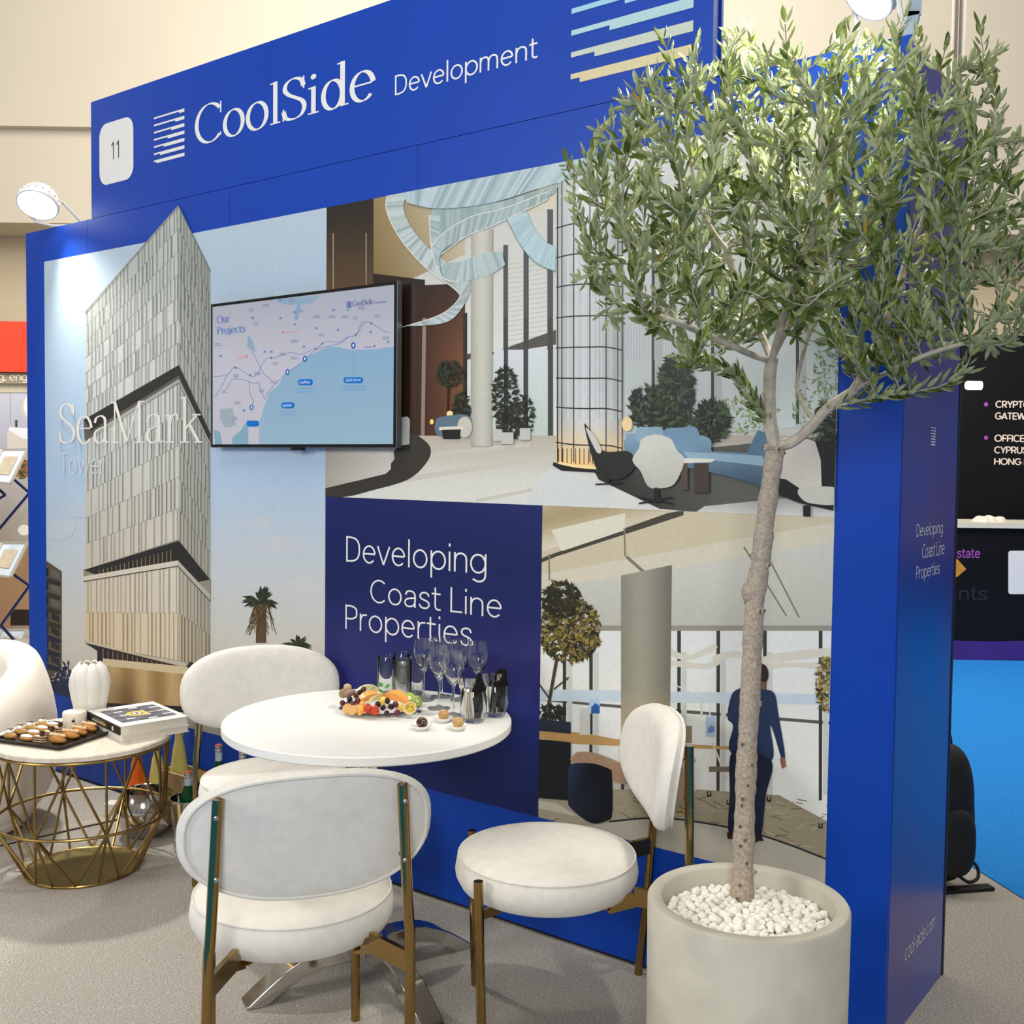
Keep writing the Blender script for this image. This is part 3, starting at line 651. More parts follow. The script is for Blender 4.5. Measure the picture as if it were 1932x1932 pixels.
# windows centre
lp.grid([(878, 440), (1052, 390), (1052, 840), (878, 840)], lambda x, y: mixc((206, 204, 194), (226, 226, 218), (y-450)/300), 4, 6); lp.up()
for k in range(26): y = 500+k*9; lp.line((950, y), (1048, y-14), 1.6, (190, 190, 178))
lp.up()
for x0, x1, yt in ((950, 959, 462), (988, 998, 448), (1033, 1044, 395)): lp.poly([(x0, yt), (x1, yt), (x1, 838), (x0, 838)], (74, 78, 78))
lp.poly([(876, 668), (935, 664), (1050, 622), (1050, 650), (935, 668), (876, 680)], (78, 76, 68)); lp.poly([(874, 590), (882, 590), (882, 838), (874, 838)], (40, 38, 34)); lp.up()
lp.rect(932, 660, 1046, 835, lambda x, y: mixc((214, 220, 220), (196, 206, 190), (y-740)/90)); lp.up()
for x0, x1 in ((951, 959), (988, 997), (1034, 1044)): lp.rect(x0, 600, x1, 838, (62, 64, 60))
lp.up()
# floor
lp.grid([(612, 822), (1580, 822), (1580, 985), (612, 985)], lambda x, y: mixc((190, 180, 160), (222, 220, 210), (y-822)/90), 12, 6); lp.up()
for (a, b, w) in (((700, 870), (1000, 838), 8), ((760, 905), (1050, 860), 10), ((900, 945), (1100, 905), 6)): lp.line(a, b, w, (206, 200, 184))
lp.up()
# dark curved path, reception desk
lp.curve([(600, 940), (612, 921), (700, 900), (742, 870), (745, 850), (775, 820), (795, 826), (813, 846), (806, 872), (770, 905), (700, 926), (655, 937)], (58, 54, 46)); lp.up()
lp.poly([(612, 846), (738, 846), (738, 885), (728, 894), (615, 921)], lambda x, y: mixc((172, 166, 152), (214, 208, 196), (x-612)/120)); lp.up()
lp.poly([(752, 788), (770, 786), (774, 792), (773, 838), (754, 841)], (204, 202, 194)); lp.up()
# right side dark floor
lp.poly([(1110, 868), (1580, 820), (1580, 990), (1245, 960), (1130, 905)], lambda x, y: mixc((40, 38, 34), (112, 110, 100), (x-1150)/350)); lp.up()
lp.curve([(1040, 885), (1120, 905), (1160, 930), (1152, 952), (1120, 962), (1000, 956)], (216, 218, 212)); lp.up()
lp.poly([(1330, 955), (1580, 930), (1580, 990), (1300, 975)], lambda x, y: mixc((150, 150, 142), (214, 212, 204), (y-930)/40)); lp.up()
# big windows on the right
lp.grid([(1175, 250), (1590, 190), (1590, 800), (1175, 830)], lambda x, y: mixc((222, 224, 222), (206, 214, 210), (y-400)/350), 6, 8); lp.up()
for x in (1230, 1342, 1502): lp.poly([(x, 250), (x+6, 250), (x+6, 800), (x, 800)], (56, 58, 58)); lp.poly([(x+7, 250), (x+20, 250), (x+20, 800), (x+7, 800)], (190, 192, 186))
for k in range(30): x = 1180+k*5.5; lp.line((x, 560), (x, 680), 1.2, (186, 192, 196))
lp.up()
for (cx, cy, rx, ry) in ((1400, 780, 40, 40), (1440, 775, 30, 36), (1530, 760, 36, 60), (1560, 700, 24, 60)):
    lp.blob(cx, cy, rx, ry, [(128, 146, 92), (150, 164, 110), (104, 124, 76), (180, 190, 150)], 120, 5, R4)
lp.up()
# glass cylinder
gx0, gx1 = 1050, 1176
lp.grid([(gx0, 310), (gx1, 290), (gx1+2, 880), (gx0, 880)], lambda x, y: mixc(mixc((176, 178, 172), (216, 220, 218), sin(pi*(x-gx0)/(gx1-gx0))), (255, 206, 130), max(0, (y-790)/95)), 10, 14); lp.up()
for k in range(16): x = gx0+8+k*7.4; lp.line((x, 480), (x, 790), 1.6, R4.choice([(196, 200, 198), (178, 184, 186), (224, 226, 222)]))
lp.up()
for k in range(7):
    x = gx0+3+(gx1-gx0-4)*(.5-.5*cos(pi*k/6)); lp.line((x, 330), (x, 872), 2.0, (40, 40, 38))
for k, y in enumerate((420, 478, 536, 596, 655, 714, 771, 840)):
    sag = 14-.05*(y-420); lp.path([(gx0, y+sag*.8), (gx0+30, y+sag*.2), (gx0+62, y), (gx0+95, y), (gx1, y+6)], 2.4, (44, 44, 42), 5)
for k in range(10): x = gx0+5+k*8; lp.line((x, 846), (x, 876), 1.4, (70, 44, 22))
lp.up()
lp.poly([(gx0-5, 872), (gx0+20, 878), (gx0+80, 884), (gx0+80, 892), (gx0+10, 888), (gx0-6, 878)], (30, 24, 20)); lp.path([(gx0+5, 873), (gx0+40, 880), (gx0+78, 883)], 5, (255, 226, 160), 4); lp.up()
# round column
lp.grid([(890, 440), (931, 432), (930, 842), (889, 842)], lambda x, y: mixc((146, 142, 126), (206, 202, 188), sin(pi*min(1, max(0, (x-884)/52)))), 6, 4); lp.up()
# ribbon chandelier
def ribbon(top, bot, n, base, dark, step=1):
    T = smooth2(top, n); B = smooth2(bot, n)
    for i in range(len(T)-1):
        c = mixc(base, dark, R4.choice([0, .15, .3, .5]) if step else 0)
        lp.poly([T[i], T[i+1], B[i+1], B[i]], c)
    lp.up()
bl, dk = (186, 204, 206), (116, 140, 144)
ribbon(z2([(365, 1010), (362, 1100), (430, 1240), (560, 1390), (720, 1510), (735, 1560), (640, 1640), (440, 1705)]), z2([(470, 1000), (450, 1090), (500, 1200), (600, 1310), (740, 1420), (800, 1500), (690, 1670), (440, 1700)]), 12, (196, 206, 202), (120, 134, 128))
ribbon(z2([(440, 1000), (720, 930), (1000, 870), (1300, 800), (1700, 720)]), z2([(470, 1060), (640, 1090), (900, 1060), (1150, 985), (1500, 880)]), 16, bl, (110, 134, 140))
ribbon(z2([(600, 1085), (640, 1085), (800, 1075), (1000, 1040), (1260, 960)]), z2([(590, 1230), (640, 1260), (800, 1150), (1000, 1110), (1230, 1010)]), 14, (170, 188, 184), (120, 142, 138))
ribbon(z2([(600, 1280), (650, 1220), (800, 1130), (960, 1090), (1200, 1000)]), z2([(650, 1440), (640, 1330), (780, 1230), (930, 1170), (1200, 1040)]), 14, (178, 194, 190), (112, 134, 132))
ribbon(z2([(585, 1120), (590, 1250), (610, 1360), (660, 1450), (740, 1470), (900, 1430), (980, 1380)]), z2([(640, 1120), (640, 1280), (650, 1360), (700, 1370), (760, 1360), (860, 1320), (960, 1310)]), 14, (184, 198, 196), (124, 146, 146))
ribbon(z2([(985, 1140), (1060, 1280), (1140, 1370), (1240, 1415)]), z2([(1090, 1100), (1130, 1190), (1190, 1260), (1245, 1285)]), 12, (182, 204, 208), (150, 178, 184))
for pts in ([(365, 1010), (362, 1100), (430, 1240), (560, 1390), (720, 1510), (735, 1560), (640, 1640), (440, 1705)], [(585, 1120), (590, 1250), (610, 1360), (660, 1450), (740, 1470)], [(600, 1280), (650, 1220), (800, 1130), (960, 1090), (1200, 1000)], [(640, 1330), (780, 1230), (930, 1170), (1200, 1040)]): lp.path(z2(pts), 1.6, (232, 230, 216), 6)
for pts in ([(650, 1440), (640, 1330), (700, 1270)], [(985, 1140), (1060, 1280), (1140, 1370), (1240, 1415)], [(470, 1060), (640, 1090), (900, 1060), (1150, 985)]): lp.path(z2(pts), 1.2, (96, 116, 118), 6)
lp.up()
# plants and furniture at the back
for (cx, cy, rx, ry, n) in ((850, 705, 26, 24, 170), (872, 770, 18, 30, 110), (955, 748, 24, 58, 240), (960, 800, 24, 36, 150), (992, 780, 18, 40, 130)):
    lp.blob(cx, cy, rx, ry, [(22, 30, 20), (38, 46, 28), (58, 58, 34), (14, 20, 14)], n, 6, R4)
lp.line((848, 730), (846, 775), 3, (40, 30, 20)); lp.up()
for (x, y, w) in ((941, 828, 17), (960, 834, 22), (993, 826, 20)): lp.rect(x-w/2, y-18, x+w/2, y+4, (200, 198, 188))
lp.ell(851, 781, 6, 6, (255, 226, 160)); lp.ell(817, 796, 4, 5, (255, 214, 130)); lp.up()
lp.curve([(824, 795), (838, 786), (886, 784), (886, 818), (830, 822)], (96, 118, 132)); lp.ell(879, 806, 14, 20, (206, 200, 184)); lp.poly([(831, 806), (876, 804), (876, 810), (831, 812)], (226, 218, 200)); lp.poly([(836, 811), (872, 810), (870, 828), (838, 828)], (30, 28, 26)); lp.up()
# plants right
for (cx, cy, rx, ry, n) in ((1225, 770, 38, 42, 260), (1278, 735, 34, 66, 340), (1265, 790, 40, 36, 200), (1345, 795, 34, 40, 220), (1560, 800, 22, 40, 120)):
    lp.blob(cx, cy, rx, ry, [(18, 26, 18), (30, 40, 26), (48, 62, 36), (12, 18, 12), (70, 92, 52)], n, 9, R4)
lp.up()
lp.ell(1186, 800, 10, 14, (255, 222, 160)); lp.up()
# sofa
lp.curve([(1182, 850), (1184, 826), (1196, 818), (1330, 822), (1345, 850), (1360, 852), (1440, 858), (1450, 872), (1455, 930), (1420, 912), (1355, 894), (1290, 882), (1200, 880)], lambda x, y: mixc((132, 164, 186), (62, 84, 104), (y-830)/80)); lp.up()
lp.curve([(1204, 808), (1228, 806), (1252, 808), (1252, 828), (1228, 832), (1206, 832)], (146, 176, 194)); lp.curve([(1256, 812), (1286, 807), (1318, 808), (1320, 848), (1288, 851), (1258, 848)], (120, 156, 180)); lp.poly([(1410, 858), (1432, 812), (1448, 816), (1450, 864)], (86, 120, 146)); lp.poly([(1290, 852), (1440, 860), (1450, 880), (1380, 872), (1300, 864)], (150, 180, 196)); lp.up()
lp.poly([(1284, 868), (1290, 864), (1352, 866), (1346, 872), (1290, 874)], (232, 226, 212)); lp.rect(1288, 874, 1300, 925, (84, 70, 58)); lp.rect(1312, 874, 1340, 930, (66, 54, 46)); lp.up()
# lounge chairs
lp.curve([(1106, 806), (1113, 808), (1140, 850), (1190, 852), (1200, 880), (1170, 905), (1130, 888)], (34, 34, 32)); lp.curve([(1108, 808), (1124, 822), (1138, 850), (1128, 852)], (208, 208, 198)); lp.line((1150, 895), (1150, 912), 5, (26, 26, 26)); lp.line((1126, 914), (1175, 911), 3, (26, 26, 26)); lp.up()
lp.curve([(1214, 828), (1240, 820), (1268, 828), (1280, 850), (1294, 868), (1276, 912), (1250, 921), (1226, 918), (1212, 890), (1196, 868), (1208, 846)], lambda x, y: mixc((222, 220, 208), (190, 186, 172), (y-830)/90)); lp.up()
lp.line((1241, 920), (1241, 948), 7, (24, 24, 24), 10); lp.line((1207, 938), (1272, 950), 3.4, (24, 24, 24)); lp.line((1208, 950), (1270, 938), 3.4, (24, 24, 24)); lp.up()
lp.curve(z6([(590, 700), (640, 640), (720, 622), (840, 640), (890, 700), (900, 880), (700, 900), (640, 820)]), (206, 200, 188)); lp.up()
lp.poly(z6([(850, 640), (960, 640), (960, 900), (885, 880), (880, 740)]), (20, 20, 20)); lp.poly(z6([(640, 830), (700, 840), (790, 900), (960, 960), (960, 1005), (760, 960), (660, 920)]), (22, 22, 22)); lp.up()
lp.curve(z6([(760, 900), (800, 880), (960, 885), (960, 968), (830, 965), (780, 940)]), (200, 196, 184)); lp.line(*z6([(808, 975), (808, 1045)]), 14, (24, 24, 24)); lp.up()
lpo = lp.build('lobby_poster', M_print); tag(lpo, 'large printed poster of a bright hotel lobby with ribbon chandelier', 'poster')

# ---- slogan panel
sq = q_of(X2, ZB, X3, ZM)
sp_ = Print(pw, NF, sq)
nv = ramp([(930, (26, 34, 96)), (1080, (16, 30, 84)), (1250, (34, 38, 104)), (1380, (12, 34, 104)), (1560, (16, 28, 84))])
sp_.grid(sq, lambda x, y: mixc(nv(y), (46, 44, 116), .5*max(0, sin((x-660)*.016+(y-900)*.006))*max(0, sin((y-1120)*.008))), 10, 14)
spo = sp_.build('slogan_poster', M_print); tag(spo, 'navy printed panel with three lines of white lettering beside the table', 'poster')
O0 = Vector((0, 0, 0))
sans_w('lettering', 'Developing', (653.6, 1059.4), 918, (653.6, 1011), M_white_txt, spo, O0, offset=-.016, lift=.0012)
sans_w('lettering', 'Coast Line', (699, 1136.5), 947, (699, 1092), M_white_txt, spo, O0, offset=-.016, lift=.0012)
sans_w('lettering', 'Properties', (652, 1186), 891, (652, 1140), M_white_txt, spo, O0, offset=-.016, lift=.0012)

# ---- office poster
oq = q_of(X3, ZB, X4, ZM)
op = Print(pw, NF, oq)
op.grid(oq, lambda x, y: (206, 200, 184), 5, 6); op.up()
op.grid([(1016, 950), (1580, 975), (1580, 1080), (1016, 1045)], lambda x, y: mixc((176, 156, 116), (222, 212, 188), .5+.5*sin(x*.012+y*.05)), 12, 6); op.up()
op.poly([(1016, 1042), (1200, 985), (1300, 958), (1580, 975), (1580, 990), (1260, 1060), (1016, 1090)], (206, 194, 164)); op.up()
op.poly([(1016, 1056), (1040, 1046), (1260, 968), (1290, 963), (1290, 972), (1180, 1008), (1050, 1050), (1016, 1064)], (70, 66, 52)); op.up()
op.poly([(1016, 1085), (1150, 1060), (1580, 985), (1580, 1030), (1260, 1078), (1016, 1112)], (214, 206, 184)); op.poly([(1016, 1110), (1260, 1075), (1580, 1020), (1580, 1182), (1016, 1200)], lambda x, y: mixc((206, 204, 192), (190, 188, 176), (y-1080)/100)); op.up()
op.poly([(1040, 1000), (1180, 968), (1180, 1000), (1060, 1040)], (226, 220, 198)); op.up()
for (a, b, w) in (((1036, 1046), (1037, 1095), 3), ((1040, 1095), (1082, 1110), 5), ((1178, 996), (1180, 1050), 3), ((1182, 1050), (1216, 1080), 6), ((1404, 1032), (1484, 1162), 3), ((1448, 1048), (1508, 1165), 3)): op.line(a, b, w, (128, 120, 102))
op.up()
# window wall
op.poly([(1016, 1190), (1580, 1180), (1580, 1560), (1260, 1500), (1016, 1420)], lambda x, y: mixc((226, 228, 224), (236, 234, 226), (y-1200)/200)); op.up()
op.rect(1016, 1180, 1580, 1190, (150, 146, 132)); op.poly([(1016, 1318), (1170, 1330), (1580, 1362), (1580, 1368), (1170, 1336), (1016, 1322)], (90, 90, 84)); op.up()
for x in (1062, 1112, 1172, 1278, 1352, 1440, 1545): op.poly([(x, 1190), (x+7, 1190), (x+6, 1510), (x, 1510)], (58, 58, 54)); op.poly([(x+8, 1230), (x+18, 1230), (x+18, 1500), (x+8, 1500)], (204, 206, 200))
op.up()
op.poly([(1016, 1300), (1580, 1310), (1580, 1330), (1016, 1322)], (200, 212, 222)); op.up()
for pts in ([(1265, 1224), (1300, 1236), (1345, 1216), (1350, 1226), (1300, 1246), (1265, 1236)], [(1350, 1236), (1390, 1228), (1430, 1240), (1470, 1232), (1570, 1222), (1574, 1236), (1480, 1248), (1430, 1254), (1390, 1240), (1350, 1248)], [(1270, 1246), (1330, 1252), (1360, 1240), (1360, 1252), (1330, 1262), (1270, 1256)], [(1440, 1252), (1540, 1250), (1570, 1256), (1560, 1266), (1500, 1258), (1440, 1264)]): op.curve(pts, (216, 210, 196), 6); op.up()
# carpet floor
op.poly([(1016, 1500), (1120, 1490), (1300, 1488), (1470, 1500), (1580, 1560), (1580, 1700), (1016, 1560)], lambda x, y: mixc((150, 138, 112), (176, 166, 140), sin(x*.02)*.5+.5)); op.up()
for k in range(160):
    x, y = R4.uniform(1020, 1570), R4.uniform(1500, 1640); op.line((x, y), (x+R4.uniform(10, 26), y+R4.uniform(-8, 12)), 1.6, R4.choice([(110, 98, 76), (128, 116, 92), (186, 176, 150)]))
op.up()
op.poly([(1016, 1510), (1050, 1515), (1090, 1540), (1016, 1525)], (206, 198, 178)); op.up()
op.poly([(1230, 1540), (1300, 1546), (1400, 1562), (1480, 1590), (1580, 1628), (1580, 1700), (1200, 1620), (1060, 1565), (1140, 1553)], (188, 182, 166)); op.path([(1150, 1550), (1230, 1543), (1300, 1548), (1400, 1566), (1480, 1590), (1570, 1625)], 3.4, (34, 40, 44), 6); op.up()
# column
op.grid([(1172, 1086), (1268, 1066), (1264, 1400), (1172, 1400)], lambda x, y: mixc(mixc((160, 156, 138), (112, 110, 96), abs((x-1205)/60)**1.5 if x > 1205 else abs((x-1205)/70)), (200, 176, 130), max(0, (y-1300)/120)), 10, 6); op.up()
# desk, partitions
op.poly([(1016, 1378), (1100, 1382), (1160, 1394), (1250, 1402), (1380, 1408), (1380, 1414), (1250, 1410), (1140, 1406), (1060, 1402), (1016, 1392)], (196, 152, 92)); op.up()
op.poly([(1262, 1366), (1306, 1370), (1306, 1402), (1262, 1400)], (146, 132, 106)); op.line((1296, 1412), (1312, 1492), 4, (222, 220, 212)); op.line((1345, 1402), (1372, 1470), 4, (214, 210, 200)); op.rect(1338, 1446, 1385, 1456, (120, 110, 92)); op.rect(1332, 1350, 1350, 1390, (178, 190, 214)); op.up()
op.poly([(1336, 1374), (1342, 1368), (1348, 1372), (1348, 1380), (1336, 1384)], (110, 130, 190)); op.rect(1112, 1318, 1132, 1346, (180, 202, 226)); op.poly([(1116, 1334), (1124, 1326), (1132, 1332), (1132, 1346), (1116, 1346)], (40, 90, 160)); op.up()
for (x0, y0, x1, y1) in ((1094, 1336, 1114, 1386), (1280, 1356, 1284, 1402), (1322, 1320, 1326, 1352)): op.rect(x0, y0, x1, y1, (214, 210, 200))
op.line((1268, 1290), (1340, 1320), 2.4, (222, 220, 212)); op.line((1340, 1320), (1340, 1352), 2.4, (222, 220, 212)); op.up()
# tree in planter
op.blob(1075, 1190, 58, 62, [(54, 50, 26), (84, 76, 38), (120, 104, 50), (38, 38, 22), (150, 130, 64)], 620, 8, R4); op.blob(1060, 1130, 36, 34, [(44, 42, 24), (60, 56, 30), (36, 34, 20)], 200, 8, R4); op.up()
op.line((1052, 1240), (1036, 1330), 6, (70, 56, 36)); op.line((1046, 1300), (1074, 1278), 3, (70, 56, 36)); op.line((1038, 1318), (1018, 1290), 3, (70, 56, 36)); op.blob(1042, 1346, 26, 16, [(28, 32, 18), (44, 46, 26)], 90, 7, R4); op.up()
op.poly([(1016, 1356), (1078, 1362), (1078, 1384), (1016, 1378)], (34, 42, 54)); op.poly([(1016, 1394), (1078, 1400), (1078, 1510), (1016, 1505)], (24, 26, 28)); op.up()
# poufs
op.curve([(1084, 1424), (1096, 1418), (1130, 1422), (1180, 1446), (1180, 1480), (1084, 1440)], (176, 142, 112)); op.up()
op.curve([(1074, 1450), (1084, 1440), (1120, 1440), (1150, 1450), (1156, 1462), (1156, 1534), (1146, 1548), (1116, 1552), (1078, 1524), (1073, 1505)], lambda x, y: mixc((44, 62, 92), (12, 16, 24), (x-1074)/40+(y-1440)/160)); op.up()
op.curve([(1238, 1440), (1250, 1436), (1286, 1446), (1290, 1456), (1290, 1500), (1282, 1516), (1240, 1508)], (192, 160, 124)); op.up()
# man in a suit, seen from behind
op.ell(1438, 1272, 13, 20, (44, 34, 30)); op.rect(1430, 1286, 1446, 1304, (120, 84, 66)); op.up()
op.curve([(1386, 1304), (1412, 1296), (1440, 1300), (1462, 1308), (1470, 1350), (1482, 1424), (1476, 1432), (1460, 1380), (1454, 1372), (1456, 1436), (1380, 1420), (1384, 1370), (1374, 1356), (1376, 1330)], (34, 50, 82)); op.up()
op.curve([(1384, 1416), (1456, 1434), (1446, 1500), (1436, 1580), (1414, 1580), (1416, 1500), (1400, 1570), (1376, 1572), (1378, 1500)], (22, 32, 54)); op.poly([(1472, 1430), (1482, 1428), (1484, 1446), (1476, 1450)], (150, 96, 74)); op.poly([(1372, 1570), (1398, 1568), (1396, 1584), (1374, 1582)], (56, 24, 22)); op.poly([(1416, 1576), (1438, 1576), (1442, 1586), (1416, 1586)], (40, 28, 24)); op.up()
# plant right edge
op.blob(1562, 1290, 22, 52, [(96, 84, 40), (140, 122, 62), (60, 56, 30), (170, 148, 84)], 170, 7, R4); op.up()
for (x, y) in ((1335, 1492), (1372, 1508), (1545, 1552), (1448, 1502)): op.rect(x, y, x+2, y+9, (24, 24, 24)); op.rect(x+6, y, x+8, y+10, (24, 24, 24)); op.rect(x, y+7, x+8, y+10, (24, 24, 24))
opo = op.build('office_poster', M_print); tag(opo, 'printed poster of an open office with a walking man behind the olive tree', 'poster')

# ---- side wall print: small emblem and lettering
SX, SN = Vector((0, 1, 0)), Vector((1, 0, 0))
side = thing('side_lettering', 'white lettering and small stripe emblem on the narrow glossy blue wall end', 'sign', (L_, .26, 0))
def sans_s(body, p0, p1, ptop, offset):
    a, b, t = atx(*p0, L_), atx(*p1, L_), atx(*ptop, L_)
    return letters('lettering', body, a-side.location, b.y-a.y, t.z-a.z, SX, UZ, SN, M_white_txt, side, offset=offset, lift=.0008)
sans_s('Developing', (1728.5, 1013), (1778, 1003), (1728.5, 989), -.008)
sans_s('Coast Line', (1739, 1054), (1781, 1046), (1739, 1027), -.008)
sans_s('Properties', (1727.5, 1093.5), (1772, 1085), (1727.5, 1069), -.008)
sans_s('cool-side.com', (1706.5, 1814), (1763, 1745), (1706.5, 1784), -.008)
em = Print(lambda x, y: Vector((0, x, y))-Vector((0, .26, 0)), SN, step=.0001, base=.0008)
ea, eb = atx(1755, 840, L_), atx(1765, 807, L_)
ph = (eb.z-ea.z)/6.5
for i in range(7):
    zt_ = eb.z-ph*i; h = ph*.5; xs_ = ea.y+(eb.y-ea.y)*(.83-.125*i)
    em.poly([(ea.y, zt_), (eb.y, zt_), (eb.y, zt_-h), (xs_, zt_-h), (xs_, zt_-h*.55), (ea.y, zt_-h*.55)], (232, 230, 224), clip=False)
em.build('emblem', M_print, side)

# ------------------------------------------------------------------ television
tv = thing('television', 'wall-mounted flat television showing a pale blue coastal map', 'television', (1.93, -.05, 1.78))
tx0, tx1, tz0, tz1 = 1.437, 2.413, 1.505, 2.055
M_tvb = mat('tv_black', (16, 16, 18), rough=.25, spec=.5, var=.05)
M_tvs = mat('tv_silver', (150, 152, 156), rough=.3, metal=.9, var=.05)
cx_, cz_ = (tx0+tx1)/2-1.93, (tz0+tz1)/2-1.78
MB().box((cx_, .012, cz_), (tx1-tx0, .024, tz1-tz0)).build('body', M_tvb, tv, smooth=False, bevel=.003)
MB().box((cx_, .032, cz_-.05), (.5, .03, .28)).build('mount', M_tvs, tv, smooth=False)
for s_ in (-1, 1): MB().box((cx_+s_*(tx1-tx0)/2, .012, cz_), (.004, .022, tz1-tz0)).build('side_frame', M_tvs, tv, smooth=False)
MB().box((cx_, .008, tz0-1.78-.004), (.06, .018, .012)).build('sensor_bar', M_tvb, tv, smooth=False, bevel=.002)
# screen face
M_screen = mat('lit_screen', attr='Col', rough=.2, spec=.3, emis=(255, 255, 255), estr=.18)
YS = -.0505
zT = lambda L: [(390+X/5.084, 520+Y/5.084) for X, Y in L]
ins = .012
sq2 = [topx((tx0+ins, YS, tz1-ins))[:2], topx((tx1-ins, YS, tz1-ins))[:2], topx((tx1-ins, YS, tz0+ins))[:2], topx((tx0+ins, YS, tz0+ins))[:2]]
sc = Print(lambda x, y: aty(x, y, YS)-tv.location, NF, sq2, step=.00008, base=.0004)
sc.grid(sq2, lambda x, y: mixc((160, 162, 172), (182, 180, 188), (y-560)/120), 6, 6); sc.up()
sc.poly(zT([(560, 1240), (600, 1120), (680, 1060), (760, 930), (880, 860), (960, 780), (1100, 710), (1180, 680), (1280, 690), (1390, 715), (1640, 705), (1700, 690), (1900, 670), (1900, 1760), (500, 1760), (505, 1400)]), lambda x, y: mixc((128, 160, 184), (142, 170, 186), (y-650)/180)); sc.up()
sc.poly(zT([(90, 1760), (70, 1480), (130, 1500), (150, 1620), (140, 1760)]), (122, 158, 176)); sc.poly(zT([(240, 1760), (245, 1560), (330, 1480), (400, 1370), (400, 1760)]), (122, 158, 176)); sc.poly(zT([(130, 1280), (250, 1270), (280, 1440), (180, 1460), (130, 1380)]), (148, 162, 168)); sc.poly(zT([(670, 250), (700, 225), (1090, 190), (1000, 270), (760, 280)]), (132, 156, 174)); sc.poly(zT([(840, 420), (860, 300), (890, 250), (900, 300), (870, 430)]), (122, 152, 182)); sc.poly(zT([(390, 660), (400, 570), (440, 620), (470, 740), (420, 690)]), (132, 156, 176)); sc.up()
rd = (110, 130, 176)
for pts in ([(70, 970), (200, 950), (250, 890), (290, 880), (420, 960), (480, 950), (540, 840), (580, 795), (640, 790), (760, 750), (820, 735), (900, 755), (1040, 700), (1110, 655), (1170, 628), (1270, 640), (1350, 590), (1430, 570), (1480, 470), (1510, 445), (1580, 455), (1680, 520), (1760, 550)], [(560, 1170), (620, 1080), (740, 960), (900, 840), (1050, 710), (1160, 680), (1280, 650), (1360, 590), (1440, 565), (1490, 480), (1520, 450)], [(390, 660), (470, 790), (540, 930), (620, 1000)], [(80, 1170), (160, 1030), (200, 950)], [(200, 1080), (260, 990), (420, 1020), (460, 1040), (500, 1020), (510, 1080), (560, 1190)], [(410, 1020), (415, 1120), (450, 1210), (430, 1240)]):
    sc.path(zT(pts), 1.1, rd, 4)
sc.line(*zT([(1408, 700), (1410, 980)]), .6, (120, 150, 190)); sc.up()
for X, Y in ((430, 330), (570, 285), (820, 235), (910, 340), (475, 460), (1060, 395), (1210, 395), (1330, 395), (1425, 405), (1640, 390), (1490, 310), (1105, 570), (845, 630), (730, 755), (665, 845), (845, 790), (285, 960), (170, 1110), (300, 1220), (275, 1370), (645, 1020), (530, 1105), (490, 940), (1720, 600), (110, 660)):
    w = R4.uniform(24, 36)
    for dy in (-8, 9): sc.poly(zT([(X-w, Y+dy-3), (X+w*R4.uniform(.6, 1), Y+dy-5), (X+w*.9, Y+dy+2), (X-w, Y+dy+4)]), (128, 132, 158))
for X, Y in ((440, 405), (712, 410), (845, 352), (1055, 505), (1220, 332), (1262, 520), (1575, 543), (935, 680), (560, 730), (622, 730), (135, 772), (360, 1295), (705, 235)): sc.poly(zT([(X-12, Y-10), (X+12, Y-11), (X+12, Y+9), (X-12, Y+10)]), (98, 128, 184))
for X, Y, c in ((732, 545, (196, 120, 140)), (385, 775, (196, 120, 140)), (848, 468, (130, 120, 170)), (1610, 675, (130, 110, 170)), (1743, 638, (70, 150, 150)), (1357, 328, (90, 150, 190))): sc.ell(*zT([(X, Y)])[0], 2.2, 2.4, c, 12)
sc.poly(zT([(750, 538), (890, 526), (890, 536), (750, 550)]), (190, 150, 166)); sc.poly(zT([(1510, 682), (1590, 678), (1590, 690), (1510, 694)]), (140, 130, 176)); sc.poly(zT([(290, 772), (370, 766), (370, 790), (290, 800)]), (196, 160, 172)); sc.up()
for X, Y in ((278, 885), (418, 957), (620, 788), (1045, 702), (1108, 653), (1433, 567), (1580, 457)): sc.ell(*zT([(X, Y)])[0], 1.8, 2.0, (70, 110, 120), 12)
for X, Y, r in ((432, 1265, 18), (777, 925, 19), (944, 798, 20), (1408, 670, 21)): sc.ell(*zT([(X, Y)])[0], r/5.084, r*1.5/5.084, (14, 84, 168), 20)
sc.up()
for X, Y, r in ((432, 1265, 18), (777, 925, 19), (944, 798, 20), (1408, 670, 21)): sc.poly(zT([(X-7, Y-14), (X+7, Y-15), (X+7, Y+14), (X-7, Y+14)]), (200, 214, 230))
for X, Y, w in ((445, 1420, 60), (780, 1245, 64), (948, 1023, 72), (1408, 1003, 94)):
    sc.poly(zT(rrect(X-w, Y-29, X+w, Y+29, 26, 5)), (16, 104, 184))
    for dy, ww in ((62, 1.25), (92, 1.3)):
        if Y != 1420: sc.poly(zT([(X-w*ww, Y+dy-5), (X+w*ww, Y+dy-8), (X+w*ww, Y+dy+2), (X-w*ww, Y+dy+5)]), (112, 156, 196))
scr = sc.build('screen', M_screen, tv)
M_scr_txt = mat('screen_text_blue', (72, 112, 172), emis=(72, 112, 172), estr=.35, rough=.4, var=.02)
M_scr_dk = mat('screen_text_dark', (34, 66, 132), emis=(34, 66, 132), estr=.3, rough=.4, var=.02)
M_scr_w = mat('screen_text_white', (214, 226, 240), emis=(214, 226, 240), estr=.4, rough=.4, var=.02)
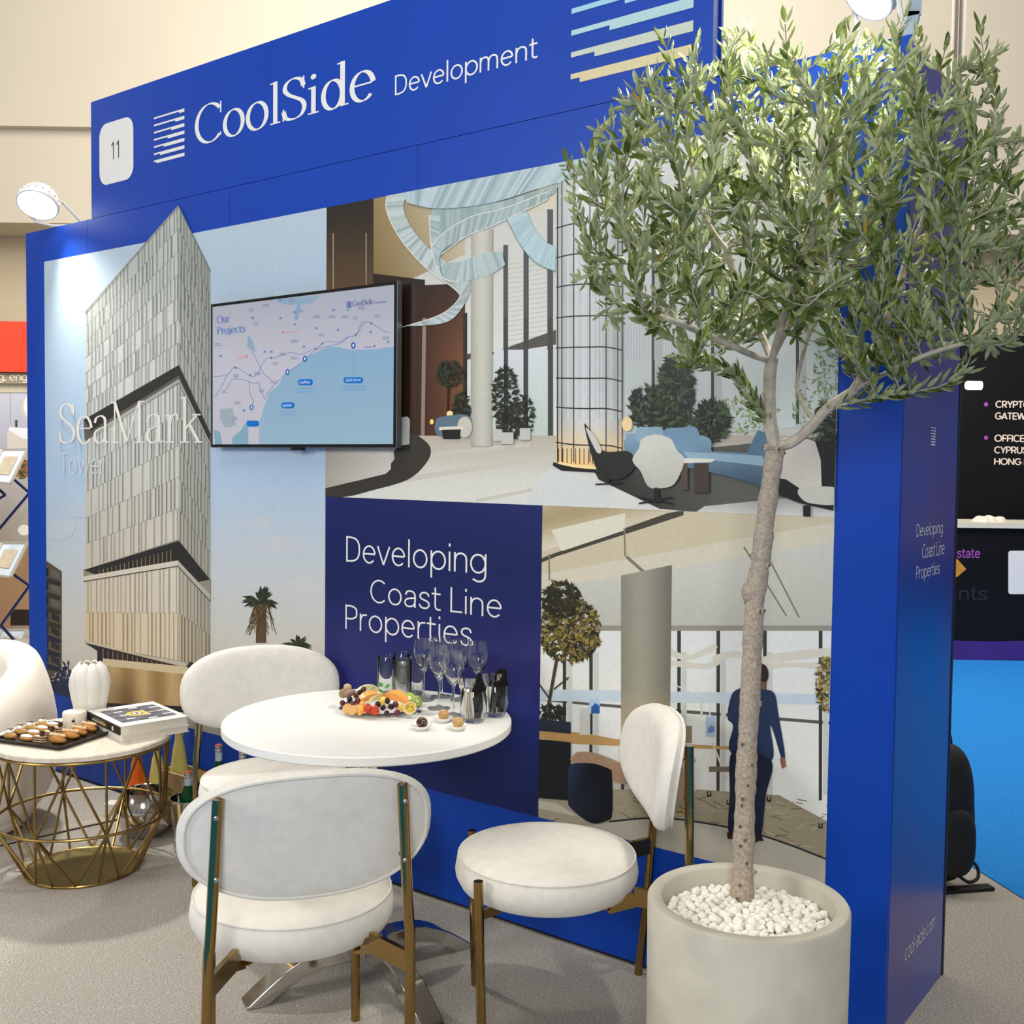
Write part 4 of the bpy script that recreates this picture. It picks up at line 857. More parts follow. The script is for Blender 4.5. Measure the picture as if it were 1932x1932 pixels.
def tvs(fn, body, p0, x1, ptop, mt, offs=0.0, name='screen_text'):
    (a0, b0), = zT([p0]); (a1, b1), = zT([ptop]); (xe, _), = zT([(x1, 0)])
    a, t = aty(a0, b0, YS), aty(a1, b1, YS); e = aty(xe, b0, YS)
    if fn is serif: return serif(name, body, a-tv.location, e.x-a.x, t.z-a.z, UX, UZ, NF, mt, scr, lift=.0034)
    return letters(name, body, a-tv.location, e.x-a.x, t.z-a.z, UX, UZ, NF, mt, scr, lift=.0034, offset=offs)
tvs(serif, 'Our', (103, 458), 222, (103, 385), M_scr_txt)
tvs(serif, 'Projects', (103, 565), 374, (103, 495), M_scr_txt)
tvs(serif, 'CoolSide', (1400, 292), 1602, (1400, 245), M_scr_dk)
tvs(letters, 'Development', (1617, 270), 1732, (1617, 248), M_scr_dk)
tvs(letters, 'GEMS School', (1338, 1018), 1480, (1338, 992), M_scr_w); tvs(letters, 'CoolPlaza', (897, 1038), 996, (897, 1012), M_scr_w); tvs(letters, 'SeaMark', (735, 1258), 824, (735, 1233), M_scr_w); tvs(letters, 'Jaleboui', (406, 1434), 482, (406, 1409), M_scr_w) if False else None
a_ = [(1345, 245), (1390, 243)]
pe = Print(lambda x, y: aty(x, y, YS)-tv.location, NF, None, base=.0036)
for i in range(7): y = 248+9*i; pe.poly(zT([(1345, y+2), (1390, y), (1390, y+6), (1345, y+5)]), (60, 98, 170))
pe.build('screen_emblem', M_screen, scr)
# ------------------------------------------------------------------ upholstered dining chairs
M_fab = mat('white_boucle', (228, 222, 210), rough=.95, spec=.15, var=.05, scale=30, bump=.25, bscale=420, sheen=.25)
M_brass = mat('polished_brass', (160, 132, 82), rough=.12, metal=1.0, var=.06, scale=12)
M_steel = mat('bright_steel', (205, 203, 200), rough=.10, metal=1.0, var=.04, scale=8)
M_stone = mat('travertine', (222, 212, 194), rough=.35, var=.07, scale=40, col2=(206, 194, 174))

def back_pts(nr=9, na=48, W=.272, Hh=.141, zc=.672, y0=-.308, tf=.042, tb=.020):
    def out(a, r):
        n = 2.5; c, s_ = cos(a), sin(a)
        return W*r*math.copysign(abs(c)**(2/n), c), Hh*r*math.copysign(abs(s_)**(2/n), s_)
    def yc(x, z): return y0+.70*x*x-.13*z
    return out, yc, zc, tf, tb
def chair_parts(root):
    out, yc, zc, tf, tb = back_pts()
    na = 48
    rf = [0, .25, .5, .7, .84, .93, .975, 1.0]
    rings = []
    for r in rf: rings.append([(lambda x, z: Vector((x, yc(x, z)+tf*max(0, 1-r**7)**.5, zc+z)))(*out(2*pi*k/na, max(r, 1e-3))) for k in range(na)])
    for r in rf[::-1][1:]: rings.append([(lambda x, z: Vector((x, yc(x, z)-tb*max(0, 1-r**8)**.5, zc+z)))(*out(2*pi*k/na, max(r, 1e-3))) for k in range(na)])
    bk = MB().ring_loft(rings).build('backrest', M_fab, root)
    pip = [(lambda x, z: Vector((x, yc(x, z)-tb*.75-.001, zc+z)))(*out(2*pi*k/64, .945)) for k in range(64)]
    MB().tube(pip, .0042, 6, closed=True).build('piping', M_fab, bk)
    z0, z1, R = .352, .452, .240
    st_ = MB().lathe([(0, z1+.004), (.12, z1+.003), (.19, z1), (.222, z1-.006), (.235, z1-.020), (R, z1-.05), (.238, z0+.035), (.226, z0+.012), (.205, z0), (0, z0)][::-1], 56).build('seat', M_fab, root)
    MB().tube([(.2315*cos(2*pi*k/64), .2315*sin(2*pi*k/64), z1-.0125) for k in range(64)], .0028, 6, closed=True).build('piping', M_fab, st_)
    for s_ in (-1, 1):
        lg = MB().tube(catmull([(s_*.218, -.294, .0), (s_*.214, -.314, .22), (s_*.210, -.327, .43), (s_*.205, -.328, .50), (s_*.191, -.326, .77)], 5), .0118, 14).build('leg', M_brass, root)
        MB().tube([(s_*.182, .175, .0), (s_*.182, .189, .438)], .0118, 14).build('leg', M_brass, root)
        MB().bar((s_*.208, -.322, .378), (s_*.148, -.205, .378), .012, .046).bar((s_*.150, -.208, .371), (s_*.125, -.140, .343), .012, .034).build('bracket', M_brass, root, smooth=False)
        MB().bar((s_*.182, .187, .352), (s_*.10, .10, .346), .012, .022).build('bracket', M_brass, root, smooth=False)
        MB().bar((s_*.13, -.15, .3455), (-s_*.11, .11, .3455), .034, .012).build('seat_frame', M_brass, root, smooth=False)
        for zz, yy in ((.735, -.326), (.608, -.327)):
            MB().ell((s_*.195, yy-.0125, zz), (.0052, .004, .0052), 10, 6).build('bolt', M_steel, lg)
            MB().tube([(s_*.195, yy, zz), (s_*.193, yy+.030, zz)], .004, 8).build('spacer', M_brass, lg)
chair = thing('dining_chair', 'white round-seat chair with brass posts, its back turned to the camera', 'chair', (2.949, -.965, 0), .965, 'white chairs around the round table')
chair_parts(chair)
c2 = copy_tree(chair); c2.location = (3.285, -.392, 0); c2.rotation_euler = (0, 0, 2.298); c2['label'] = 'white round-seat chair with brass legs beside the concrete planter, seen from the side'
c3 = copy_tree(chair); c3.location = (2.209, -.387, 0); c3.rotation_euler = (0, 0, -2.099); c3['label'] = 'white chair behind the round table, its oval front backrest facing the camera'

# ------------------------------------------------------------------ round table on a chrome star base
TC = Vector((2.766, -.529, 0)); TR, TZ = .400, .740
tb_ = thing('round_table', 'round white table on an arched chrome star base', 'table', TC)
M_top = mat('white_laminate', (236, 234, 226), rough=.35, spec=.4, var=.02, scale=50)
MB().lathe([(0, TZ-.026), (TR-.004, TZ-.026), (TR, TZ-.022), (TR, TZ-.003), (TR-.003, TZ), (0, TZ)], 96).build('table_top', M_top, tb_, sharp=.5)
MB().lathe([(0, TZ-.04), (.11, TZ-.04), (.11, TZ-.026), (0, TZ-.026)], 32).build('mounting_plate', M_steel, tb_)
MB().tube([(0, 0, .09), (0, 0, TZ-.035)], .034, 28).build('column', M_steel, tb_)
MB().lathe([(0, .075), (.055, .078), (.058, .12), (.045, .135), (0, .135)], 32).build('hub', M_steel, tb_)
for ang in (-114, 76, -16, 166):
    a = radians(ang); u = Vector((cos(a), sin(a), 0)); w = Vector((-sin(a), cos(a), 0))
    prof = catmull([(.03, .118, 0), (.10, .120, 0), (.18, .108, 0), (.25, .078, 0), (.31, .038, 0), (.352, .006, 0)], 4)
    rings = []
    for i, q in enumerate(prof):
        t = prof[min(i+1, len(prof)-1)]-prof[max(i-1, 0)]; t.normalize(); n = Vector((-t.y, t.x)); th = lerp(.050, .036, i/len(prof))
        c0 = Vector((q.x, q.y)); c1 = c0-n*th
        if i > len(prof)-6: c1.y = max(c1.y, .0)
        rings.append([u*c.x+w*(sd*.033)+Vector((0, 0, max(c.y, 0))) for c, sd in ((c0, -1), (c0, 1), (c1, 1), (c1, -1))])
    MB().ring_loft(rings).build('foot', M_steel, tb_, sharp=.8, bevel=.003)

# ------------------------------------------------------------------ gold wire side table with stone top
GC = Vector((1.403, -.573, 0))
gt = thing('wire_side_table', 'low side table with golden wire cage and round stone top', 'side table', GC)
M_gold = mat('aged_gold_wire', (156, 128, 76), rough=.34, metal=1.0, var=.12, scale=60)
M_goldplate = mat('gold_base_plate', (150, 134, 84), rough=.45, metal=.85, var=.1, scale=20)
MB().lathe([(0, .459), (.294, .459), (.300, .463), (.300, .476), (.296, .480), (0, .480)], 72).build('table_top', M_stone, gt, sharp=.5)
def ring(r, z, rad=.0055): MB().tube([(r*cos(2*pi*k/72), r*sin(2*pi*k/72), z) for k in range(72)], rad, 8, closed=True).build('ring', M_gold, gt)
ring(.290, .453); ring(.291, .200); ring(.192, .0055)
MB().lathe([(0, .004), (.189, .004), (.189, .008), (0, .008)], 56).build('base_plate', M_goldplate, gt)
def cyl(r, a, z): return (r*cos(a), r*sin(a), z)
a0 = radians(-62)
for k in range(8):
    a = a0+2*pi*k/8; h = pi/8
    for e in ((cyl(.29, a, .453), cyl(.291, a, .2)), (cyl(.29, a-h, .453), cyl(.291, a, .2)), (cyl(.29, a+h, .453), cyl(.291, a, .2)),
              (cyl(.291, a, .2), cyl(.192, a, .006)), (cyl(.291, a, .2), cyl(.192, a-h, .006)), (cyl(.291, a, .2), cyl(.192, a+h, .006))):
        MB().tube(e, .0048, 6).build('rod', M_gold, gt)

# ------------------------------------------------------------------ rounded white armchair at the left
ac = thing('armchair', 'plump white barrel armchair at the left edge behind the pastry tray', 'armchair', (.665, -.665, 0), radians(20))
M_fab2 = mat('cream_plush', (228, 220, 206), rough=.95, spec=.12, var=.04, scale=12, bump=.2, bscale=300, sheen=.3)
rings = []; nphi = 40; sec = 20
for i in range(nphi+1):
    ph_ = radians(-128+256*i/nphi); t = abs(ph_)/radians(128)
    hh = .715-.20*t**2.2; th = .085
    if t > .93: hh -= .05*((t-.93)/.07)**2
    row = []
    for k in range(sec):
        b_ = 2*pi*k/sec; zz = .02+(hh-.02)*(.5+.5*math.copysign(abs(sin(b_))**.55, sin(b_)))
        ro = .335+.045*sin(pi*min(1, zz/.62))-.07*max(0, (.2-zz)/.2)
        sh = 1 if t < .94 else sqrt(max(.02, 1-((t-.94)/.06)**2))
        off = th*(math.copysign(abs(cos(b_))**.7, cos(b_)))*sh
        r = ro-th/1.0+off
        row.append(Vector((r*sin(ph_), r*cos(ph_), zz)))
    rings.append(row)
MB().ring_loft(rings).build('back_shell', M_fab2, ac, sub=1)
MB().lathe([(0, .02), (.25, .02), (.28, .06), (.285, .30), (0, .30)], 40).build('base', M_fab2, ac)
MB().lathe([(0, .30), (.26, .30), (.282, .33), (.284, .39), (.265, .425), (.2, .435), (0, .44)], 40).build('seat_cushion', M_fab2, ac)
# ------------------------------------------------------------------ concrete planter, pebbles, olive tree
PC = Vector((3.911, -.525, 0)); PR, PH = .2155, .520
pl = thing('planter', 'round pale concrete planter holding the olive tree', 'planter', PC)
M_conc = mat('pale_concrete', (196, 190, 172), rough=.8, var=.10, scale=9, bump=.12, bscale=90, detail=6)
MB().lathe([(0, 0), (PR-.012, 0), (PR-.006, .006), (PR-.002, .2), (PR, PH-.006), (PR-.004, PH), (PR-.028, PH), (PR-.032, PH-.005), (PR-.033, .36), (0, .36)], 96).build('pot', M_conc, pl, sharp=.9)
MB().lathe([(0, .474), (.10, .471), (PR-.034, .462), (PR-.034, .362), (0, .362)][::-1], 40).build('soil', mat('dark_soil', (44, 36, 30), rough=.95, var=.2, scale=60), pl)
rp = random.Random(5)
M_peb = mat('white_marble_chip', (240, 234, 222), rough=.6, spec=.3, var=.05, scale=90)
pm = []
for k in range(6):
    mb = MB().ell((0, 0, 0), (1, rp.uniform(.7, .95), rp.uniform(.55, .8)), 8, 5, jit=.20, rnd=rp); pm.append(mb.mesh('pebble', M_peb, smooth=False))
spots = []; tries = 0; _b = atz(1400, 1706, .474)-PC; base_xy = (_b.x, _b.y)
while len(spots) < 640 and tries < 60000:
    tries += 1
    r = (PR-.044)*sqrt(rp.random()); a = rp.uniform(0, 2*pi); s_ = rp.uniform(.0085, .0145)
    x, y = r*cos(a), r*sin(a)
    if hypot(x-(base_xy[0]), y-(base_xy[1])) < .024: continue
    lay = 0 if len(spots) < 330 else 1
    if any(l == lay and hypot(x-u, y-v) < (s_+w)*(.62 if lay == 0 else .80) for (u, v, w, l) in spots): continue
    spots.append((x, y, s_, lay))
def peb_z(x, y, s_, lay): return .470-.010*(hypot(x, y)/(PR-.04))**2+s_*.55+(.013 if lay else 0)
top = [s_ for s_ in spots if s_[3] == 1]; low = [s_ for s_ in spots if s_[3] == 0]
show = sorted(spots, key=lambda q: (-q[3], q[1]*.8-q[0]*.6))[:300]; rest = [q for q in spots if q not in show]
for q in show:
    x, y, s_, lay = q
    o = link('pebble', rp.choice(pm), None, (PC.x+x, PC.y+y, peb_z(*q)), (rp.uniform(-.5, .5), rp.uniform(-.5, .5), rp.uniform(0, 6.28)), (s_, s_, s_))
    tag(o, 'small white marble chip lying in the concrete planter', 'pebble', 'white marble chips in the planter')
mb = MB()
for q in rest:
    x, y, s_, lay = q; mb.ell((x, y, peb_z(*q)), (s_, s_*rp.uniform(.7, .95), s_*.7), 7, 4, R=RZ(rp.uniform(0, 6)), jit=.18, rnd=rp)
o = mb.build('pebble_layer', M_peb, loc=PC, smooth=False); tag(o, 'white marble chips filling the planter beneath the upper ones', 'pebbles', kind='stuff')

# --- skeleton
rt = random.Random(21)
base = atz(1400, 1706, .474); d0 = (base-CAM).dot(FW)
def tp_(x, y, dz=0.0): return atd(x, y, d0+dz)
nodes = []; parent = []; fixed_r = {}
def chain(pts, par, rads=None):
    last = par
    P_ = catmull(pts, 4)
    for i, q in enumerate(P_):
        if i == 0 and par is not None: continue
        nodes.append(q.copy()); parent.append(last if last is not None else -1); last = len(nodes)-1
    return last
def nearest(q): return min(range(len(nodes)), key=lambda i: (nodes[i]-q).length)
trunk = [tp_(1400, 1706), tp_(1403, 1600), tp_(1408, 1450), tp_(1416, 1300), tp_(1424, 1140), tp_(1436, 1050), tp_(1448, 950), tp_(1460, 865, .01), tp_(1461, 842, .01)]
nT = chain(trunk, None)
n1 = chain([nodes[nT], tp_(1452, 780, .0), tp_(1452, 715, -.01), tp_(1456, 680, -.02)], nT)
n2 = chain([nodes[nT], tp_(1492, 836, .0), tp_(1530, 806, -.02), tp_(1562, 770, -.05), tp_(1610, 738, -.08)], nT)
def br(start, pts): return chain([nodes[start]]+[tp_(*p) for p in pts], start)
a1 = br(n1, [(1425, 672, -.04), (1370, 648, -.08), (1300, 618, -.10), (1215, 585, -.12)])
a2 = br(n1, [(1440, 640, .02), (1400, 560, .02), (1370, 470, .0)])
a3 = br(n1, [(1470, 630, -.05), (1490, 560, -.12), (1520, 470, -.16)])
a4 = br(n1, [(1475, 640, .04), (1520, 560, .06), (1570, 470, .06)])
a5 = br(nearest(tp_(1452, 790)), [(1425, 765, -.02), (1395, 720, -.05), (1370, 700, -.07), (1300, 690, -.1)])
b1 = br(n2, [(1680, 700, -.12), (1760, 665, -.16), (1850, 640, -.2)])
b2_ = br(nearest(tp_(1540, 800, -.02)), [(1505, 740, .02), (1512, 680, .03), (1540, 600, .04), (1600, 500, .04)])
b3 = br(n2, [(1650, 660, -.05), (1690, 560, -.05), (1720, 460, -.03)])
b4 = br(nearest(tp_(1562, 770, -.05)), [(1640, 752, -.12), (1700, 742, -.16), (1770, 730, -.2), (1815, 705, -.22)])
crown = [(1058, 360), (1075, 330), (1135, 255), (1225, 150), (1290, 150), (1345, 95), (1440, 112), (1540, 90), (1640, 95), (1655, 62), (1700, 55), (1760, 110), (1840, 110), (1880, 80), (1900, 220), (1935, 320), (1995, 380), (2010, 560), (1965, 640), (1860, 690), (1800, 700), (1700, 700), (1600, 690), (1540, 660), (1480, 640), (1380, 680), (1290, 680), (1190, 650), (1120, 570), (1085, 480), (1068, 420)]
def inpoly(x, y):
    r = False
    for i in range(len(crown)):
        (x1, y1), (x2, y2) = crown[i-1], crown[i]
        if (y1 > y) != (y2 > y) and x < (x2-x1)*(y-y1)/(y2-y1)+x1: r = not r
    return r
att = []
while len(att) < 1700:
    x, y = rt.uniform(1055, 2010), rt.uniform(55, 720)
    if not inpoly(x, y): continue
    ex, ey = (x-1520)/470, (y-400)/340; e = min(1, ex*ex+ey*ey)
    if rt.random() > .45+.55*(1-e)**.6: continue
    q = tp_(x, y, rt.uniform(-1, .8)*.42*sqrt(max(.10, 1-e))-.03)
    if q.x < 4.14 and q.y > -.085: q = tp_(x, y, -rt.uniform(.05, .4)*sqrt(max(.10, 1-e)))
    if q.x < 4.14 and q.y > -.085: continue
    att.append(q)
att = np.array([tuple(a) for a in att]); alive = np.ones(len(att), bool)
NP = [np.array(tuple(n)) for n in nodes]; ntr = len(trunk)*4-3
first = nT-2
grow_from = first
step = .034
for it in range(70):
    P_ = np.array(NP[grow_from:]); A_ = att[alive]
    if len(A_) == 0: break
    d = np.linalg.norm(A_[:, None, :]-P_[None, :, :], axis=2); j = d.argmin(1); dm = d[np.arange(len(A_)), j]
    ids = np.where(alive)[0]; alive[ids[dm < .052]] = False
    pull = {}
    for k in range(len(A_)):
        if .052 <= dm[k] < .34: pull.setdefault(j[k], []).append((A_[k]-P_[j[k]])/dm[k])
    if not pull: break
    new = 0
    for k, vs in pull.items():
        v = np.sum(vs, 0); n = np.linalg.norm(v)
        if n < .15: continue
        v = v/n+np.array([0, 0, .12])+np.array([rt.uniform(-.18, .18) for _ in range(3)]); v /= np.linalg.norm(v)
        q = P_[k]+v*step
        if q[0] < 4.12 and q[1] > -.07: continue
        if min(np.linalg.norm(np.array(NP[grow_from:])-q, axis=1)) < .016: continue
        NP.append(q); parent.append(grow_from+int(k)); new += 1
    if not new: break
nodes = [Vector(n) for n in NP]; N_ = len(nodes)
kids = [[] for _ in range(N_)]
for i, p in enumerate(parent):
    if p >= 0: kids[p].append(i)
# radii by the pipe model, trunk as measured
rad = [0.0]*N_
for i in range(N_-1, -1, -1):
    rad[i] = .0015 if not kids[i] else min(.02, (sum(rad[k]**2.25 for k in kids[i]))**(1/2.25))
mx = rad[first]
for i in range(N_):
    rad[i] = max(.0012, rad[i]*min(1, .019/mx) if i > nT else rad[i])
for i in range(nT+1): t = i/nT; rad[i] = .0235-.0035*t+(.004*(1-t*12) if t < .08 else 0)+.0013*sin(i*1.9)
tree = thing('olive_tree', 'olive tree with slender trunk and bushy silver-green crown in the planter', 'tree', base)
M_bark = mat('olive_bark', (186, 172, 154), rough=.9, scale=130, bump=.7, bscale=170, col2=(158, 142, 124), detail=6)
def lo(v): return Vector(v)-base
# trunk with knots
tr = [nodes[i] for i in range(nT+1)]; T_ = catmull(tr, 3); rr = [rad[min(nT, i//3)]*(1+.05*rt.uniform(-1, 1)) for i in range(len(T_))]
mb = MB().tube([lo(q) for q in T_], rr, 16); kn = []
for k in range(15):
    i = rt.randrange(2, len(T_)-3); a = rt.uniform(0, 6.28); o_ = Vector((cos(a), sin(a), 0))
    mb.ell(lo(T_[i])+o_*(rr[i]*.86), (.008, .008, .009), 8, 6, jit=.1, rnd=rt); kn.append(lo(T_[i])+o_*(rr[i]*.86+.0065))
for k in range(9):
    i = 3+k*3+rt.randrange(2); o_ = (Vector((CAM.x-T_[i].x, CAM.y-T_[i].y, 0)).normalized()+_r*rt.uniform(-.6, .6)).normalized()
    mb.ell(lo(T_[i])+o_*(rr[i]*.9), (.006, .006, .007), 8, 6, jit=.1, rnd=rt); kn.append(lo(T_[i])+o_*(rr[i]*.9+.0045))
mb.ell(lo(tp_(1423, 1118))+Vector((-.004, 0, 0)), (.026, .025, .027), 12, 8, jit=.09, rnd=rt)
trk = mb.build('trunk', M_bark, tree)
M_knot = mat('bark_knot', (112, 88, 68), rough=.9, var=.3, scale=200)
for q in kn: MB().ell(q, (.0034, .0034, .0042), 7, 5, jit=.15, rnd=rt).build('knot', M_knot, trk)
# branches: follow the thickest child in chains; big limbs are parts, thin twigs are joined
done = set(range(nT+1)); limbs = []; twigs = MB(); nbr = 0
M_twig = mat('olive_twig', (186, 174, 154), rough=.9, var=.2, scale=60, bump=.3, bscale=200)
stack = [(nT, k) for k in kids[nT]]+[(i, k) for i in range(nT) for k in kids[i] if k > nT]
while stack:
    p, i = stack.pop(0); path = [p, i]
    while kids[path[-1]]:
        ks = sorted(kids[path[-1]], key=lambda k: -rad[k])
        for k in ks[1:]: stack.append((path[-1], k))
        path.append(ks[0])
    pts = [lo(nodes[k]) for k in path]; rs = [rad[path[1]]]+[rad[k] for k in path[1:]]
    if len(pts) < 2: continue
    if rs[0] > .0042 and len(pts) > 4 and nbr < 60:
        MB().tube(pts, rs, 8).build('branch', M_twig, tree); nbr += 1
    else: twigs.tube(pts, rs, 5)
# leaves
lv = []       # (pos, dir, normal, length, colour)
LC = [(118, 132, 62), (140, 152, 80), (98, 116, 52), (156, 164, 100), (124, 140, 66), (170, 174, 120), (106, 124, 54), (80, 98, 44)]
def leaf_pair(p, t, n=2, L0=.028, L1=.046):
    a0_ = rt.uniform(0, 6.28); u = t.orthogonal().normalized(); w = t.cross(u)
    for k in range(n):
        a = a0_+pi*k+rt.uniform(-.4, .4); o_ = u*cos(a)+w*sin(a); sp = rt.uniform(.45, .95)
        d = (t*cos(sp)+o_*sin(sp)+Vector((0, 0, .30))).normalized(); nn = (t-d*t.dot(d)); nn = nn.normalized() if nn.length > 1e-4 else d.orthogonal().normalized()
        nn = (nn+Vector((rt.uniform(-.5, .5), rt.uniform(-.5, .5), rt.uniform(-.2, .5)))); nn = (nn-d*nn.dot(d)).normalized()
        c = rt.choice(LC) if rt.random() > .004 else (186, 150, 56)
        LL = rt.uniform(L0, L1); e_ = p+d*LL
        if e_.x < 4.09 and e_.y > -.02: continue
        lv.append((p+d*.003, d, nn, LL, c))
for i in range(nT+1, N_):
    if rad[i] > .0040: continue
    t = (nodes[i]-nodes[parent[i]]).normalized()
    leaf_pair(nodes[i], t, 2)
    leaf_pair(nodes[i]-t*step*.33, t, 2)
    if rt.random() < .7: leaf_pair(nodes[i]-t*step*.66, t, 2)
    if not kids[i]:      # a leafy shoot
        q = nodes[i].copy(); v = (t+Vector((0, 0, .55))).normalized(); m_ = rt.randint(2, 5); sh = [lo(q)]
        for k in range(m_):
            v = (v+Vector((rt.uniform(-.2, .2), rt.uniform(-.2, .2), .12))).normalized(); q = q+v*.018; sh.append(lo(q)); leaf_pair(q, v, 2, .024, .040)
        twigs.tube(sh, .0011, 4)
tw_o = twigs.build('twigs', M_twig, tree); tag(tw_o, kind='stuff')
# two-sided leaf material
M_leaf = bpy.data.materials.new('olive_leaf'); M_leaf.use_nodes = True; nt = M_leaf.node_tree; Nn = nt.nodes; Ll = nt.links; b = Nn['Principled BSDF']
b.inputs['Roughness'].default_value = .42; b.inputs['Specular IOR Level'].default_value = .45
at = Nn.new('ShaderNodeAttribute'); at.attribute_name = 'Col'; ge = Nn.new('ShaderNodeNewGeometry'); mx_ = Nn.new('ShaderNodeMix'); mx_.data_type = 'RGBA'; mx2 = Nn.new('ShaderNodeMix'); mx2.data_type = 'RGBA'
nz = Nn.new('ShaderNodeTexNoise'); nz.inputs['Scale'].default_value = 9; tcn = Nn.new('ShaderNodeTexCoord'); Ll.new(tcn.outputs['Object'], nz.inputs['Vector'])
mx_.inputs['B'].default_value = rgb((166, 174, 130)); Ll.new(at.outputs['Color'], mx_.inputs['A']); Ll.new(ge.outputs['Backfacing'], mx_.inputs['Factor'])
mx2.blend_type = 'MULTIPLY'; mx2.inputs['B'].default_value = (.75, .8, .7, 1); Ll.new(nz.outputs['Fac'], mx2.inputs['Factor']); Ll.new(mx_.outputs['Result'], mx2.inputs['A']); Ll.new(mx2.outputs['Result'], b.inputs['Base Color'])
tr_ = Nn.new('ShaderNodeBsdfTranslucent'); Ll.new(mx2.outputs['Result'], tr_.inputs['Color']); ms = Nn.new('ShaderNodeMixShader'); ms.inputs[0].default_value = .3
Ll.new(b.outputs[0], ms.inputs[1]); Ll.new(tr_.outputs[0], ms.inputs[2]); Ll.new(ms.outputs[0], Nn['Material Output'].inputs['Surface'])
LEAF_V = [(0, 0, 0), (0, .34, -.10), (0, .70, -.07), (0, 1, .06), (-.150, .36, 0), (-.135, .72, .02), (.150, .36, 0), (.135, .72, .02)]
LEAF_F = [(0, 1, 4), (4, 1, 2, 5), (5, 2, 3), (0, 6, 1), (1, 6, 7, 2), (2, 7, 3)]
lv.sort(key=lambda l: (l[0]-CAM).dot(FW))
inview = [l for l in lv if 0 < topx(l[0])[0] < 1932 and 0 < topx(l[0])[1] < 1932]
near = inview[:300]; ns = set(id(l) for l in near)
variants = []
for c in LC+[(186, 150, 56)]:
    variants.append((c, MB().add(LEAF_V, LEAF_F, c).mesh('leaf', M_leaf, smooth=False)))
for (p, d, n, L, c) in near:
    me = [m_ for cc, m_ in variants if cc == c][0]; x = d.cross(n)
    mtx = Matrix((x*L, d*L, n*L)).transposed().to_4x4(); mtx.translation = lo(p)
    o = link('leaf', me, tree); o.matrix_local = mtx
mb = MB()
for l in lv:
    if id(l) in ns: continue
    p, d, n, L, c = l; x = d.cross(n); q = lo(p)
    mb.add([q+x*(v[0]*L)+d*(v[1]*L)+n*(v[2]*L) for v in LEAF_V], LEAF_F, c)
fo = mb.build('foliage', M_leaf, tree, smooth=False); tag(fo, kind='stuff')
print('TREE nodes', N_, 'leaves', len(lv), 'branches', nbr)
# ------------------------------------------------------------------ things on the round table
rg = random.Random(3)
M_glass = mat('clear_glass', (250, 252, 252), rough=.0, trans=1.0, ior=1.45, spec=.5)
M_china = mat('white_china', (238, 236, 230), rough=.2, spec=.5, var=.01)
def on_table(x, y): return atz(x, y, TZ)
ZT_ = TZ+.0005
# round things are first nudged apart so that none touch
RND = [('h', 728, 1313, .0285), ('h', 757, 1306, .0285), ('h', 760, 1322, .0285), ('h', 786, 1314, .0285), ('w', 793, 1319, .0345), ('w', 831, 1315, .0345), ('w', 828, 1337, .0345), ('w', 873, 1321, .0345), ('w', 855, 1350, .0345), ('w', 907, 1325, .0345), ('c', 893, 1361, .039), ('c', 940, 1350, .039), ('d', 795, 1377, .0295), ('d', 836, 1362, .0295), ('d', 863, 1377, .0295), ('p', 716, 1339, .1135)]
RP = [Vector(on_table(x, y).xy) for _, x, y, _ in RND]
for _ in range(200):
    for i in range(len(RP)):
        for j in range(i):
            dd = RP[i]-RP[j]; need = RND[i][3]+RND[j][3]-dd.length
            if need > 0:
                ki, kj = (0, 1) if RND[i][0] == 'p' else (1, 0) if RND[j][0] == 'p' else (.5, .5)
                RP[i] += dd.normalized()*need*ki; RP[j] -= dd.normalized()*need*kj
        e = RP[i]-Vector(TC.xy)
        if e.length > TR-RND[i][3]-.004: RP[i] = Vector(TC.xy)+e.normalized()*(TR-RND[i][3]-.004)
RK = {(x, y): p_ for (_, x, y, _), p_ in zip(RND, RP)}
def on_table2(x, y): q = RK[(x, y)]; return Vector((q.x, q.y, TZ))
# highball tumblers
hb = MB().lathe([(0, 0), (.0255, 0), (.0268, .003), (.0275, .122), (.0271, .1228), (.0268, .122), (.0261, .008), (.024, .0055), (0, .0055)], 36).mesh('tumbler', M_glass)
for i, (x, y, lab) in enumerate(((728, 1313, 'leftmost tall clear tumbler behind the fruit plate'), (757, 1306, 'tall clear tumbler standing furthest back behind the fruit plate'), (760, 1322, 'tall clear tumbler closest to the mint leaves of the fruit plate'), (786, 1314, 'tall clear tumbler directly behind the leftmost wine glass'))):
    p = on_table2(x, y); tag(link('tumbler', hb, None, (p.x, p.y, ZT_)), lab, 'glass', 'tall tumblers on the round table')
# wine glasses
wg = MB().lathe([(0, 0), (.033, 0), (.0335, .0015), (.014, .0045), (.0045, .010), (.0034, .03), (.0034, .075), (.0055, .086), (.016, .100), (.0275, .120), (.0312, .140), (.0300, .160), (.0262, .184), (.0252, .184), (.0289, .160), (.0300, .140), (.0264, .121), (.015, .103), (.003, .0925), (0, .092)], 40).mesh('wine_glass', M_glass)
for x, y, lab in ((793, 1319, 'leftmost stemmed wine glass beside the tumblers'), (831, 1315, 'stemmed wine glass in the back row, second from the left'), (828, 1337, 'stemmed wine glass in the front row, directly before the back pair'), (873, 1321, 'stemmed wine glass in the back row near the dark napkins'), (855, 1350, 'stemmed wine glass standing nearest the energy balls'), (907, 1325, 'rightmost stemmed wine glass behind the cutlery tumblers')):
    p = on_table2(x, y); tag(link('wine_glass', wg, None, (p.x, p.y, ZT_), (0, 0, rg.uniform(0, 6))), lab, 'wine glass', 'wine glasses on the round table')
